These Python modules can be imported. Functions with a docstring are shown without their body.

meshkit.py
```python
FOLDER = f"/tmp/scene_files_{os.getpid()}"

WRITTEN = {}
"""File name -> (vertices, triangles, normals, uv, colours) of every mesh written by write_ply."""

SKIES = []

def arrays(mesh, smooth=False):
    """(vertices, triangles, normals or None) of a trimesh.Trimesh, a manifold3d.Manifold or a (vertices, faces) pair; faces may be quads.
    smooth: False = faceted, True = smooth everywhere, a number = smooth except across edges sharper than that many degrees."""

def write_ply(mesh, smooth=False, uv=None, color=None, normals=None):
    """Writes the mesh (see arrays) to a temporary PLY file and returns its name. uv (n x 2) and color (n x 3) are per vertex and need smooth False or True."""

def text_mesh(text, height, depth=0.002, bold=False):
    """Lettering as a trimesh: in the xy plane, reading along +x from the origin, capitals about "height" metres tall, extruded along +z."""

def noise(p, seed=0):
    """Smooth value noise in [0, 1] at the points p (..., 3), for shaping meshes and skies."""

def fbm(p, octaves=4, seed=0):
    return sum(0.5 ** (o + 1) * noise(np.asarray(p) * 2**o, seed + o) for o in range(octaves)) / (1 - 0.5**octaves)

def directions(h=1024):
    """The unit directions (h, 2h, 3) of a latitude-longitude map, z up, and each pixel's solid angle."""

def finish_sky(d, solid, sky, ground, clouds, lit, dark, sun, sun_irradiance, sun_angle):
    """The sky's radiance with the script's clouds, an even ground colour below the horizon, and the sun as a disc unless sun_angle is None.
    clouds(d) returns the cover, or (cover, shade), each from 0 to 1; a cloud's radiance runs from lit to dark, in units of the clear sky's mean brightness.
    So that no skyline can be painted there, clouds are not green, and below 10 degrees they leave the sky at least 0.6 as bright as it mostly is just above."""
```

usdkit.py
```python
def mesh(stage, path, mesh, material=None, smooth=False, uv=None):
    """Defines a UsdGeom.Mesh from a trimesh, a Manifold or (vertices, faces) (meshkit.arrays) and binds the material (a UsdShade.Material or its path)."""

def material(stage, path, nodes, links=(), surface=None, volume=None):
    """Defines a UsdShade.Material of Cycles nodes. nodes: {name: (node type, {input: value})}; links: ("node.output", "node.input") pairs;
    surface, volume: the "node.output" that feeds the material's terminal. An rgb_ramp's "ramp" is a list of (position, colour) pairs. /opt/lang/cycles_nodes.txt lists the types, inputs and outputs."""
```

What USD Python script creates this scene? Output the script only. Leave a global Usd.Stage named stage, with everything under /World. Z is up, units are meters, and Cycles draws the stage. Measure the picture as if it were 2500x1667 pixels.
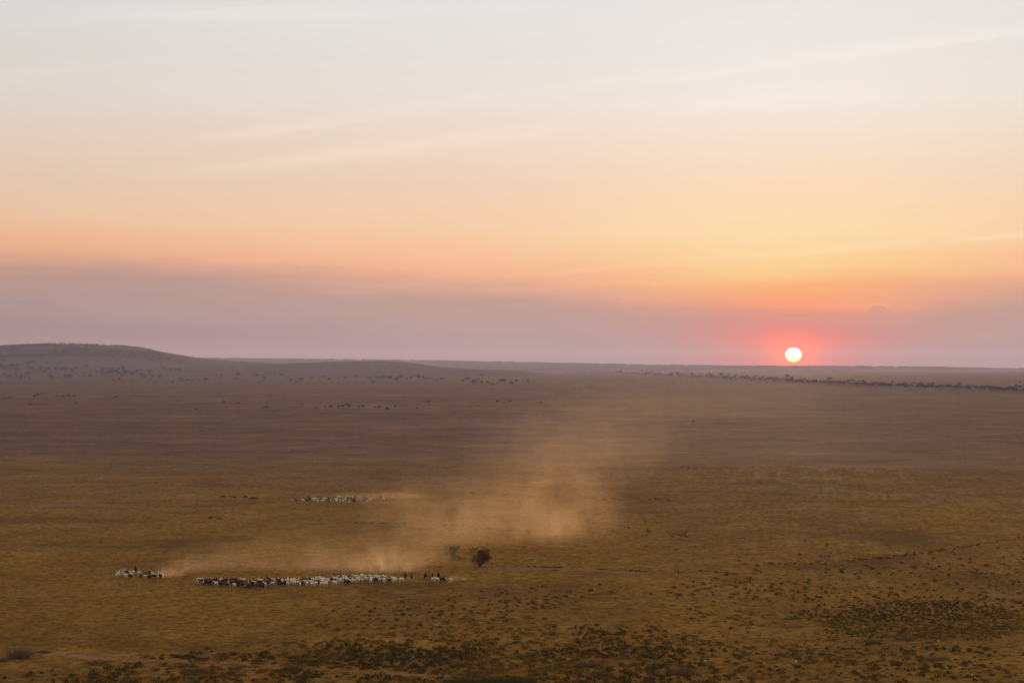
import math, random
import numpy as np
import trimesh, manifold3d as m3
import meshkit, usdkit
from pxr import Usd, UsdGeom, UsdLux, UsdShade, Gf, Sdf, Vt

stage = Usd.Stage.CreateInMemory()
UsdGeom.SetStageUpAxis(stage, 'Z')
UsdGeom.SetStageMetersPerUnit(stage, 1.0)
UsdGeom.Xform.Define(stage, '/World')
UsdGeom.Scope.Define(stage, '/World/Looks')
rnd = random.Random(7)
rng = np.random.default_rng(7)


class Ref(str):
    pass


class Graph:
    """A node graph written as expressions."""
    def __init__(self):
        self.nodes, self.links = {}, []

    def add(self, kind, out, **inputs):
        name = f'n{len(self.nodes)}'
        vals = {}
        for k, v in inputs.items():
            if isinstance(v, Ref):
                self.links.append((str(v), f'{name}.{k}'))
            else:
                vals[k] = v
        self.nodes[name] = (kind, vals)
        return Ref(f'{name}.{out}')

    def m(self, op, a, b=0.5, c=0.0, clamp=False):
        return self.add('math', 'value', math_type=op, value1=a, value2=b, value3=c, use_clamp=clamp)

    def vm(self, op, a, b=(0, 0, 0), out='vector', **k):
        return self.add('vector_math', out, math_type=op, vector1=a, vector2=b, **k)

    def step(self, v, lo, hi, t0=0.0, t1=1.0):
        return self.add('map_range', 'result', range_type='smoothstep', value=v, from_min=lo, from_max=hi, to_min=t0, to_max=t1, clamp=True)

    def mix(self, f, a, b, kind='mix'):
        return self.add('mix_color', 'result', blend_type=kind, fac=f, a=a, b=b, use_clamp=False)

    def ramp(self, f, stops):
        return self.add('rgb_ramp', 'color', fac=f, ramp=stops)

    def noise(self, vec, scale, detail=3.0, rough=0.5, out='fac', **k):
        return self.add('noise_texture', out, dimensions='3D', type='fBM', vector=vec, scale=scale, detail=detail, roughness=rough, **k)

    def make(self, path, surface=None, volume=None):
        return usdkit.material(stage, path, self.nodes, self.links, surface=surface, volume=volume)


def lin(r, g, b):
    f = lambda c: (c / 255 / 12.92) if c / 255 < 0.04045 else ((c / 255 + 0.055) / 1.055) ** 2.4
    return (f(r), f(g), f(b))


# ------------------------------------------------------------------ camera
EYE, FPX, HORIZON_Y = 45.0, 4220.0, 885.0
PITCH = math.atan((HORIZON_Y - 833.5) / FPX)
cam = UsdGeom.Camera.Define(stage, '/World/camera')
cam.CreateHorizontalApertureAttr(36.0)
cam.CreateFocalLengthAttr(36.0 * FPX / 2500)
cam.CreateExposureAttr(0.0)
xf = UsdGeom.Xformable(cam)
xf.AddTranslateOp().Set((0, 0, EYE))
xf.AddRotateXYZOp().Set((90 + math.degrees(PITCH), 0, 0))

# ------------------------------------------------------------------ sky and sun
SUN_AZ, SUN_EL = 9.25, 0.258                     # degrees
SKY_STRENGTH, SUN_INTENSITY = 0.12, 1.0


def sky_material():
    g = Graph()
    d = g.add('texture_coordinate', 'generated')
    sx = g.add('separate_xyz', 'x', vector=d)
    node = sx.split('.')[0]
    x, y, z = sx, Ref(node + '.y'), Ref(node + '.z')
    el = g.m('multiply', g.m('arcsine', z), 180 / math.pi)
    az = g.m('multiply', g.m('arctan2', x, y), 180 / math.pi)
    daz = g.m('subtract', az, SUN_AZ)
    ael = g.m('absolute', el)
    # clear sky
    base = g.add('sky_texture', 'color', sky_type='single_scattering', sun_disc=False, sun_elevation=math.radians(SUN_EL), sun_rotation=math.radians(SUN_AZ),
                 altitude=1200.0, aerosol_density=3.0)
    # the top of the dust bank is lower towards the sun and ragged
    nz = g.noise(g.add('combine_xyz', 'vector', x=g.m('multiply', az, 0.10), y=g.m('multiply', el, 0.9), z=0.0), 1.0, 4.0, 0.55)
    far = g.step(g.m('absolute', daz), 2.0, 26.0)
    lift = g.m('add', g.m('multiply', far, 0.95), -0.42)
    lift = g.m('add', lift, g.m('multiply', g.m('subtract', nz, 0.5), 1.7))
    low = g.step(el, 2.2, 6.5, 1.0, 0.0)
    e2 = g.m('subtract', ael, g.m('multiply', lift, low))
    f = g.m('divide', e2, 20.0, clamp=True)
    L = [(0.0, (167, 136, 138)), (0.7, (166, 143, 147)), (1.3, (180, 152, 149)), (2.1, (191, 155, 143)), (2.6, (214, 165, 145)), (3.1, (246, 182, 145)),
         (3.6, (252, 193, 153)), (4.4, (251, 206, 169)), (5.9, (241, 211, 186)), (7.3, (239, 219, 200)), (8.6, (237, 226, 215)), (10.0, (233, 227, 221)),
         (11.8, (230, 230, 228)), (16, (222, 222, 221)), (20, (216, 215, 214))]
    S = [(0.0, (184, 122, 118)), (0.9, (198, 132, 128)), (1.6, (207, 141, 133)), (2.05, (213, 146, 131)), (2.25, (230, 150, 124)), (2.45, (255, 158, 112)), (2.9, (255, 182, 118)),
         (3.5, (255, 212, 145)), (4.5, (255, 224, 172)), (5.9, (254, 223, 190)), (7.3, (249, 229, 210)), (8.6, (247, 236, 226)), (10.0, (242, 235, 229)),
         (11.8, (238, 233, 230)), (16, (226, 224, 222)), (20, (218, 216, 215))]
    k = 1.0 / SKY_STRENGTH
    cl = g.ramp(f, [(a / 20, tuple(k * c for c in lin(*v))) for a, v in L])
    cs = g.ramp(f, [(a / 20, tuple(k * c for c in lin(*v))) for a, v in S])
    q = g.m('divide', daz, g.step(el, 1.7, 4.5, 4.6, 8.0))
    w = g.m('exponent', g.m('multiply', g.m('multiply', q, q), -1.0))
    veil = g.mix(w, cl, cs)
    dim = g.step(g.m('absolute', daz), 8.0, 170.0, 1.0, 0.62)
    dim = g.m('multiply', dim, g.step(g.m('absolute', daz), 9.0, 32.0, 1.0, 0.90))
    veil = g.add('vector_math', 'vector', math_type='scale', vector1=veil, scale=dim)
    # thin high streaks, rising to the right
    sl = g.m('subtract', el, g.m('multiply', az, 0.125))
    sv = g.add('combine_xyz', 'vector', x=g.m('multiply', az, 0.05), y=g.m('multiply', sl, 0.85), z=3.7)
    n1 = g.noise(sv, 1.0, 5.0, 0.55)
    sv2 = g.add('combine_xyz', 'vector', x=g.m('multiply', az, 0.09), y=g.m('multiply', sl, 2.6), z=9.1)
    n2 = g.noise(sv2, 1.0, 4.0, 0.5)
    streak = g.m('multiply', g.step(n1, 0.48, 0.72), g.step(n2, 0.35, 0.75))
    streak = g.m('multiply', streak, g.step(el, 2.5, 6.0))
    # single long streaks seen over the plain
    def line(slope, off, bend, width, lo, hi, gain):
        c = g.m('add', g.m('multiply', az, slope), off)
        c = g.m('add', c, g.m('multiply', g.m('multiply', az, az), bend))
        dist = g.m('divide', g.m('subtract', el, g.m('add', c, g.m('multiply', g.m('subtract', n1, 0.5), 0.9))), width)
        up = g.step(dist, -1.0, 0.15)
        dn = g.step(dist, 0.15, 2.2, 1.0, 0.0)
        along = g.m('multiply', g.step(az, lo, lo + 8), g.step(az, hi - 8, hi, 1.0, 0.0))
        return g.m('multiply', g.m('multiply', g.m('multiply', g.m('multiply', up, dn), along), gain), g.step(n2, 0.32, 0.62, 0.15, 1.15))
    s1 = line(0.135, 8.72, -0.0020, 0.21, -14, 26, 0.44)
    s2 = line(0.125, 7.35, 0.0, 0.34, -14, 14, 0.26)
    s3 = line(0.060, 2.95, 0.0, 0.14, -2, 26, 0.36)
    s4 = line(0.12, 11.75, 0.005, 0.24, -17, -1, 0.36)
    total = g.m('add', g.m('multiply', streak, 0.30), g.m('add', g.m('add', s1, s2), g.m('add', s3, s4)), clamp=True)
    bright = g.mix(1.0, veil, (1.12, 1.10, 1.06), 'multiply')
    bright = g.mix(0.35, bright, tuple(k * c for c in lin(255, 240, 225)))
    veil = g.mix(total, veil, bright)
    # a small dark bar of cloud low on the left
    bar = g.m('multiply', g.step(g.m('absolute', g.m('subtract', el, g.m('add', 1.95, g.m('multiply', g.m('add', az, 16.5), -0.03)))), 0.0, 0.09, 1.0, 0.0), g.step(az, -15.6, -14.2, 1.0, 0.0))
    bar = g.m('multiply', bar, g.step(az, -40.0, -24.0))
    veil = g.mix(g.m('multiply', bar, 0.6), veil, tuple(k * c for c in lin(158, 144, 148)))
    # small cumulus heads on top of the bank, right of the sun
    pv = g.add('combine_xyz', 'vector', x=g.m('multiply', az, 1.6), y=g.m('multiply', el, 1.6), z=1.3)
    pn = g.noise(pv, 1.0, 4.0, 0.6)
    def head(a0, e0, ra, re):
        u = g.m('divide', g.m('subtract', az, a0), ra)
        v = g.m('divide', g.m('subtract', el, e0), re)
        r = g.m('add', g.m('multiply', u, u), g.m('multiply', v, v))
        r = g.m('add', r, g.m('multiply', g.m('subtract', pn, 0.5), 1.4))
        return r, v
    r, v = head(11.97, 1.70, 0.34, 0.19)
    inside = g.m('multiply', g.step(r, 0.65, 1.0, 1.0, 0.0), g.step(v, -0.9, 0.1))
    rim = g.m('multiply', g.m('multiply', g.step(r, 0.55, 0.95), g.step(r, 0.95, 1.35, 1.0, 0.0)), g.step(v, 0.35, 0.8))
    veil = g.mix(g.m('multiply', inside, 0.5), veil, tuple(k * c for c in lin(205, 150, 132)))
    veil = g.mix(g.m('multiply', rim, 0.7), veil, tuple(k * c for c in lin(255, 185, 140)))
    # reddened aureole in the dust bank
    u = g.m('divide', daz, 2.5)
    v = g.m('divide', g.m('subtract', el, 0.2), 0.90)
    a1 = g.m('exponent', g.m('multiply', g.m('add', g.m('multiply', u, u), g.m('multiply', v, v)), -1.0))
    u = g.m('divide', daz, 1.0)
    v = g.m('divide', g.m('subtract', el, 0.25), 0.6)
    a2 = g.m('exponent', g.m('multiply', g.m('add', g.m('multiply', u, u), g.m('multiply', v, v)), -1.0))
    red = g.mix(a2, tuple(k * c for c in (1.5, 0.10, 0.05)), tuple(k * c for c in (2.4, 0.26, 0.0)))
    veil = g.mix(g.m('add', g.m('multiply', a1, 0.70), g.m('multiply', a2, 0.29)), veil, red)
    # the setting sun's own disc, a little flattened by refraction
    u = daz
    v = g.m('divide', g.m('subtract', el, SUN_EL), 0.89)
    rr = g.m('sqrt', g.m('add', g.m('multiply', u, u), g.m('multiply', v, v)))
    disc = g.step(rr, 0.252, 0.272, 1.0, 0.0)
    veil = g.mix(disc, veil, g.mix(g.step(v, -0.24, 0.10), tuple(k * c for c in (8.0, 5.2, 0.5)), tuple(k * c for c in (9.0, 7.6, 4.2))))
    # veil thins upwards into the clear evening sky
    cover = g.step(el, 13.0, 80.0, 0.97, 0.62)
    col = g.mix(cover, base, veil)
    b = g.add('background_shader', 'background', color=col, strength=SKY_STRENGTH)
    return g.make('/World/Looks/sky_look', surface=b)


dome = UsdLux.DomeLight.Define(stage, '/World/sky')
UsdShade.MaterialBindingAPI.Apply(dome.GetPrim()).Bind(sky_material())
dome.GetPrim().SetCustomDataByKey('kind', 'structure')
sun = UsdLux.DistantLight.Define(stage, '/World/sun')
sun.CreateIntensityAttr(SUN_INTENSITY)
sun.CreateNormalizeAttr(True)
sun.CreateAngleAttr(0.5)
sun.CreateColorAttr((1.0, 0.62, 0.30))
_el, _az = math.radians(SUN_EL + 0.25), math.radians(SUN_AZ)
SUN_DIR = Gf.Vec3d(math.sin(_az) * math.cos(_el), math.cos(_az) * math.cos(_el), math.sin(_el))
UsdGeom.Xformable(sun).AddTransformOp().Set(Gf.Matrix4d().SetRotate(Gf.Rotation(Gf.Vec3d(0, 0, 1), SUN_DIR)))

# ------------------------------------------------------------------ names, tags
used = {}


def numbered(name, parent='/World'):
    k = used.get((parent, name), -1) + 1
    used[(parent, name)] = k
    return f'{parent}/{name}' if k == 0 else f'{parent}/{name}_{k:03d}'


def tag(prim, label=None, cat=None, group=None, kind=None):
    p = prim.GetPrim() if hasattr(prim, 'GetPrim') else prim
    for key, v in (('label', label), ('category', cat), ('group', group), ('kind', kind)):
        if v:
            p.SetCustomDataByKey(key, v)
    return p


def obj(name, mesh, mat, parent=None, smooth=False, color=None, cname='coat'):
    path = numbered(name, str(parent.GetPath()) if parent is not None else '/World')
    m = usdkit.mesh(stage, path, mesh, mat, smooth=smooth)
    if color is not None:
        UsdGeom.PrimvarsAPI(m).CreatePrimvar(cname, Sdf.ValueTypeNames.Color3fArray, 'vertex').Set(Vt.Vec3fArray.FromNumpy(np.asarray(color, np.float32)))
    return m.GetPrim()


def place(x, loc, rz=0.0, s=1.0):
    x = UsdGeom.Xformable(x)
    x.AddTranslateOp().Set(tuple(map(float, loc)))
    x.AddRotateZOp().Set(math.degrees(rz))
    sc = (s, s, s) if np.ndim(s) == 0 else s
    x.AddScaleOp().Set(tuple(map(float, sc)))


def proto(name):
    """A class prim that copies reference."""
    p = stage.CreateClassPrim(f'/World/Prototypes/{name}')
    p.SetTypeName('Xform')
    return p


def copy(name, source, loc, rz=0.0, s=1.0):
    x = UsdGeom.Xform.Define(stage, numbered(name))
    x.GetPrim().GetReferences().AddInternalReference(source.GetPath())
    x.GetPrim().SetInstanceable(True)
    place(x, loc, rz, s)
    return x.GetPrim()


stage.CreateClassPrim('/World/Prototypes')
ORD = 'first second third fourth fifth sixth seventh eighth ninth tenth eleventh twelfth thirteenth fourteenth fifteenth sixteenth seventeenth eighteenth nineteenth twentieth'.split()


def number_labels(things, most=20):
    """things: (prim, picture x, label with {} for the ordinal, what to say of a single one, category, group). Alike ones are counted from the left."""
    classes = {}
    for t in things:
        classes.setdefault(t[2], []).append(t)
    for lab, ts in classes.items():
        ts.sort(key=lambda t: t[1])
        for i, t in enumerate(ts):
            if len(ts) == 1:
                text = lab.replace('{} ', '').replace(' from the left', '').replace(' from left', '')
            elif i == 0:
                text = lab.replace('{}', 'leftmost').replace(' from the left', '').replace(' from left', '')
            elif i < most:
                text = lab.replace('{}', ORD[i])
            else:
                text = lab.replace('{} ', '').replace(' from the left', '').replace(' from left', '') + ', right of the twentieth'
            tag(t[0], text[0].lower() + text[1:], t[3], t[4])


# ------------------------------------------------------------------ lie of the land
R_EARTH = 6.371e6


def und(x, y):
    p = np.stack([np.asarray(x, float) / 70, np.asarray(y, float) / 70, np.zeros_like(np.asarray(x, float))], -1)
    return 0.8 * (meshkit.fbm(p, 3, 5) - 0.5)


def ground_z(x, y):
    x, y = np.asarray(x, float), np.asarray(y, float)
    return -(x * x + y * y) / (2 * R_EARTH) + und(x, y)


# each rise: crest distance, front and back reach, and the crest's height in the picture (x, y in the photograph's pixels)
RISES = {
    'hill': dict(r=8600.0, front=3300.0, back=3000.0, sil=[(-500, 868), (-250, 856), (0, 847), (74, 844), (145, 840.5), (200, 842), (300, 847), (345, 851), (400, 862), (440, 868), (480, 873), (530, 877), (600, 881.5), (700, 887.5), (800, 897), (860, 906)]),
    'low_hill': dict(r=7600.0, front=2400.0, back=2500.0, sil=[(520, 905), (600, 893), (700, 886), (800, 882), (880, 880), (935, 879.5), (980, 882), (1040, 889), (1080, 894), (1130, 898), (1250, 903), (1400, 907)]),
    'far_ridge': dict(r=16500.0, front=5000.0, back=1500.0, sil=[(-1200, 880), (300, 877), (500, 876.5), (800, 879), (1000, 881.5), (1200, 885), (1400, 889), (1600, 892.5), (1780, 895), (2100, 896), (2300, 898), (2500, 901), (3200, 903)]),
    'low_swell': dict(r=11000.0, front=3000.0, back=3000.0, sil=[(1600, 911), (1760, 906.5), (1850, 903), (1940, 901.5), (2040, 902.5), (2150, 904.5), (2300, 907), (2500, 909), (2700, 912)]),
}


def rise_h(name, x, y):
    """Height of a rise over the plain at x, y (negative outside)."""
    d = RISES[name]
    r = np.hypot(x, y)
    px = 1250 + FPX * np.tan(np.arctan2(x, y))
    sx, sy = np.array(d['sil']).T
    top = EYE + d['r'] * (HORIZON_Y - np.interp(px, sx, sy)) / FPX + d['r'] ** 2 / (2 * R_EARTH)
    edge = np.clip(np.minimum(px - sx[0], sx[-1] - px) / 120.0, 0, 1)
    top = np.maximum(top, 0) * edge
    t = np.where(r < d['r'], (d['r'] - r) / d['front'], (r - d['r']) / d['back'])
    t = np.clip(t, 0, 1)
    bell = 0.5 + 0.5 * np.cos(np.pi * t)
    bell = np.where(r < d['r'], bell ** 1.5, bell)
    nz = meshkit.fbm(np.stack([x / 420, y / 420, np.zeros_like(x)], -1), 3, 9) - 0.5
    return top * bell + nz * 0.05 * top * bell - 1.5


def surf_z(x, y):
    z = ground_z(x, y)
    base = -(np.asarray(x, float) ** 2 + np.asarray(y, float) ** 2) / (2 * R_EARTH)
    for n in RISES:
        z = np.maximum(z, base + rise_h(n, np.asarray(x, float), np.asarray(y, float)))
    return z


_steps = np.concatenate([np.arange(180, 1000, 2.0), np.geomspace(1000, 27000, 2200)])


def at(px, py):
    """The point of the land seen at a pixel of the photograph: (x, y, z, distance)."""
    c, s = math.cos(PITCH), math.sin(PITCH)
    u, v = (px - 1250) / FPX, (833.5 - py) / FPX
    d = np.array([u, c - s * v, s + c * v])
    d /= math.hypot(d[0], d[1])
    x, y, zr = d[0] * _steps, d[1] * _steps, EYE + d[2] * _steps
    z = surf_z(x, y)
    k = int(np.argmax(z >= zr)) if (z >= zr).any() else len(_steps) - 1
    return float(x[k]), float(y[k]), float(z[k]), float(_steps[k])


def quick_at(px, py):
    """As at(), for many pixels of the near plain at once, undulation left to the height."""
    px, py = np.asarray(px, float), np.asarray(py, float)
    c, s = math.cos(PITCH), math.sin(PITCH)
    u, v = (px - 1250) / FPX, (833.5 - py) / FPX
    dx, dy, dz = u, c - s * v, s + c * v
    t = np.full_like(px, 300.0)
    for _ in range(12):
        t = (ground_z(dx * t, dy * t) - EYE) / dz
    return dx * t, dy * t, ground_z(dx * t, dy * t), np.hypot(dx, dy) * t


# ------------------------------------------------------------------ materials
def ground_material():
    g = Graph()
    p = g.add('geometry', 'position')
    y = Ref(g.add('separate_xyz', 'x', vector=p).split('.')[0] + '.y')
    big = g.noise(p, 1 / 180.0, 4.0, 0.55)
    mid = g.noise(p, 1 / 22.0, 4.0, 0.6)
    fine = g.noise(p, 1 / 3.0, 4.0, 0.70)
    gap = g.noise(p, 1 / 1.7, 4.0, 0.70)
    multi = g.noise(p, 1 / 60.0, 8.0, 0.78)
    # golden short grass near, browner heath beyond it
    far = g.step(g.m('add', y, g.m('multiply', g.m('subtract', big, 0.5), 500.0)), 430.0, 1000.0)
    gold = g.mix(g.step(mid, 0.35, 0.68), GOLD_A, GOLD_B)
    heath = g.mix(g.step(big, 0.36, 0.64), HEATH_A, HEATH_B)
    heath = g.mix(g.m('multiply', g.step(mid, 0.40, 0.66), 0.5), heath, HEATH_C)
    col = g.mix(far, gold, heath)
    # wide plains patches
    wide = g.noise(p, 1 / 700.0, 5.0, 0.6)
    col = g.mix(g.m('multiply', g.step(wide, 0.42, 0.62), g.m('multiply', far, 0.45)), col, HEATH_D)
    # bare soil showing through, straw tips, shade between tufts painted in as dark gaps
    col = g.mix(g.m('multiply', g.step(g.noise(p, 1 / 7.0, 4.0, 0.6), 0.52, 0.70), 0.65), col, SOIL)
    col = g.mix(g.m('multiply', g.step(fine, 0.52, 0.74), 0.75), col, STRAW)
    col = g.mix(g.m('multiply', g.step(multi, 0.36, 0.50, 1.0, 0.0), 0.55), col, TUFT_SHADE)
    col = g.mix(g.m('multiply', g.step(multi, 0.53, 0.66), 0.45), col, STRAW)
    col = g.mix(g.m('multiply', g.step(gap, 0.36, 0.50, 1.0, 0.0), 0.80), col, TUFT_SHADE)
    band = g.noise(p, 1 / 260.0, 7.0, 0.72)
    col = g.mix(g.m('multiply', far, g.m('multiply', g.step(band, 0.40, 0.52, 1.0, 0.0), 0.40)), col, HEATH_C)
    col = g.mix(g.m('multiply', far, g.m('multiply', g.step(band, 0.54, 0.66), 0.40)), col, SOIL)
    b = g.add('bump', 'normal', height=fine, strength=0.6, distance=0.25)
    s = g.add('principled_bsdf', 'BSDF', base_color=col, roughness=0.95, specular_ior_level=0.022, normal=b)
    return g.make('/World/Looks/ground_look', surface=s)


GOLD_A, GOLD_B = (0.280, 0.136, 0.015), (0.226, 0.106, 0.013)
HEATH_A, HEATH_B, HEATH_C, HEATH_D = (0.126, 0.066, 0.044), (0.164, 0.080, 0.058), (0.098, 0.056, 0.039), (0.176, 0.090, 0.068)
SOIL, STRAW, TUFT_SHADE = (0.30, 0.125, 0.040), (0.42, 0.195, 0.028), (0.045, 0.023, 0.006)  # the last tone is painted shade for the gaps between tufts


def soil_material(name, a, b):
    g = Graph()
    p = g.add('geometry', 'position')
    col = g.mix(g.step(g.noise(p, 1 / 2.5, 5.0, 0.65), 0.35, 0.65), a, b)
    col = g.mix(g.m('multiply', g.step(g.noise(p, 1 / 0.8, 3.0, 0.6), 0.56, 0.68), 0.5), col, (0.12, 0.07, 0.025))
    s = g.add('principled_bsdf', 'BSDF', base_color=col, roughness=0.95, specular_ior_level=0.05)
    return g.make(f'/World/Looks/{name}', surface=s)


def hill_material():
    g = Graph()
    p = g.add('geometry', 'position')
    z = Ref(g.add('separate_xyz', 'x', vector=p).split('.')[0] + '.z')
    n = g.noise(p, 1 / 260.0, 5.0, 0.6)
    n2 = g.noise(p, 1 / 45.0, 4.0, 0.6)
    col = g.mix(g.step(n, 0.38, 0.62), (0.092, 0.050, 0.034), (0.118, 0.062, 0.042))
    scrub = g.step(g.m('add', z, g.m('multiply', g.m('subtract', n, 0.5), 60.0)), 35.0, 85.0)
    col = g.mix(g.m('multiply', scrub, 0.85), col, (0.046, 0.034, 0.030))
    col = g.mix(g.m('multiply', g.step(n2, 0.54, 0.64), 0.45), col, (0.05, 0.045, 0.03))
    s = g.add('principled_bsdf', 'BSDF', base_color=col, roughness=0.95, specular_ior_level=0.022)
    return g.make('/World/Looks/hill_look', surface=s)


def leaf_material(name, a, b, translucent=0.22):
    g = Graph()
    r = g.add('object_info', 'random')
    p = g.add('geometry', 'random_per_island')
    col = g.mix(g.m('add', g.m('multiply', r, 0.6), g.m('multiply', p, 0.4)), a, b)
    d = g.add('principled_bsdf', 'BSDF', base_color=col, roughness=0.8, specular_ior_level=0.15)
    t = g.add('translucent_bsdf', 'BSDF', color=col)
    s = g.add('mix_closure', 'closure', fac=translucent, closure1=d, closure2=t)
    return g.make(f'/World/Looks/{name}', surface=s)


def plain_material(name, a, b=None, scale=6.0, rough=0.85):
    g = Graph()
    p = g.add('texture_coordinate', 'object')
    col = g.mix(g.step(g.noise(p, scale, 4.0, 0.6), 0.35, 0.65), a, b or tuple(0.75 * c for c in a))
    s = g.add('principled_bsdf', 'BSDF', base_color=col, roughness=rough, specular_ior_level=0.2)
    return g.make(f'/World/Looks/{name}', surface=s)


def coat_material():
    g = Graph()
    c = g.add('attribute', 'color', attribute='coat')
    p = g.add('texture_coordinate', 'object')
    col = g.mix(g.m('multiply', g.step(g.noise(p, 14.0, 4.0, 0.6), 0.40, 0.7), 0.35), c, g.mix(0.7, c, (0.10, 0.06, 0.035)))
    s = g.add('principled_bsdf', 'BSDF', base_color=col, roughness=0.9, specular_ior_level=0.1, sheen_weight=0.04)
    return g.make('/World/Looks/coat_look', surface=s)


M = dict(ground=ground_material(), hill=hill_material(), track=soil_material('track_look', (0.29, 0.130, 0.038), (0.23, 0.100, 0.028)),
         pan=soil_material('pan_look', (0.270, 0.122, 0.050), (0.220, 0.100, 0.040)),
         olive=leaf_material('olive_leaf', (0.195, 0.128, 0.010), (0.125, 0.084, 0.009)), rust=leaf_material('rust_leaf', (0.165, 0.082, 0.010), (0.125, 0.062, 0.008)),
         dark=leaf_material('dark_leaf', (0.098, 0.066, 0.010), (0.062, 0.045, 0.009)), grey=leaf_material('grey_leaf', (0.185, 0.110, 0.028), (0.125, 0.076, 0.020), 0.2),
         grass=leaf_material('grass_blade', (0.42, 0.190, 0.024), (0.29, 0.125, 0.016)), green=leaf_material('green_blade', (0.10, 0.095, 0.022), (0.07, 0.07, 0.018)),
         acacia=leaf_material('acacia_leaf', (0.090, 0.072, 0.050), (0.062, 0.052, 0.038), 0.2), bush=leaf_material('bush_leaf', (0.105, 0.080, 0.018), (0.065, 0.052, 0.014), 0.35),
         bark=plain_material('bark', (0.10, 0.075, 0.05)), deadwood=plain_material('dead_wood', (0.22, 0.130, 0.060), (0.15, 0.090, 0.042)),
         coat=coat_material(), skin=plain_material('skin', (0.045, 0.024, 0.014)), hair=plain_material('hair', (0.012, 0.01, 0.009)),
         red=plain_material('red_cloth', (0.12, 0.014, 0.010), (0.08, 0.010, 0.008)), maroon=plain_material('maroon_cloth', (0.060, 0.009, 0.010), (0.04, 0.007, 0.008)),
         blue=plain_material('blue_cloth', (0.085, 0.11, 0.17), (0.06, 0.08, 0.13)), dusk=plain_material('dark_cloth', (0.016, 0.008, 0.010), (0.010, 0.006, 0.008)),
         stick=plain_material('stick_wood', (0.09, 0.055, 0.03)), stone=plain_material('pale_stone', (0.62, 0.60, 0.56), (0.5, 0.48, 0.44)))

# ------------------------------------------------------------------ ground and rises
def build_ground():
    fine = np.radians(np.arange(-24, 24.001, 0.3))
    coarse = np.radians(np.arange(27, 336, 4.0))
    az = np.concatenate([fine, coarse])
    rr = np.concatenate([np.linspace(0, 150, 6)[1:], np.arange(170, 900, 5.0), np.geomspace(905, 25000, 260)])
    A, Rr = np.meshgrid(az, rr)
    X, Y = Rr * np.sin(A), Rr * np.cos(A)
    Z = ground_z(X, Y)
    n = len(az)
    v = np.vstack([[0, 0, float(ground_z(0.0, 0.0))], np.stack([X, Y, Z], -1).reshape(-1, 3)])
    i, j = np.meshgrid(np.arange(len(rr) - 1), np.arange(n), indexing='ij')
    a, b = 1 + i * n + j, 1 + i * n + (j + 1) % n
    q = np.stack([a, a + n, b + n, b], -1).reshape(-1, 4)
    f = np.vstack([q[:, [0, 2, 1]], q[:, [0, 3, 2]]])
    k = np.arange(n)
    fan = np.stack([np.zeros(n, int), 1 + (k + 1) % n, 1 + k], -1)
    f = np.vstack([fan, f])
    nrm = np.cross(v[f[:, 1]] - v[f[:, 0]], v[f[:, 2]] - v[f[:, 0]])[:, 2]
    f[nrm < 0] = f[nrm < 0][:, ::-1]
    tag(obj('ground', (v, f), M['ground'], smooth=True), 'dry golden and brown grass plain reaching to the horizon', None, None, 'structure')


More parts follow.
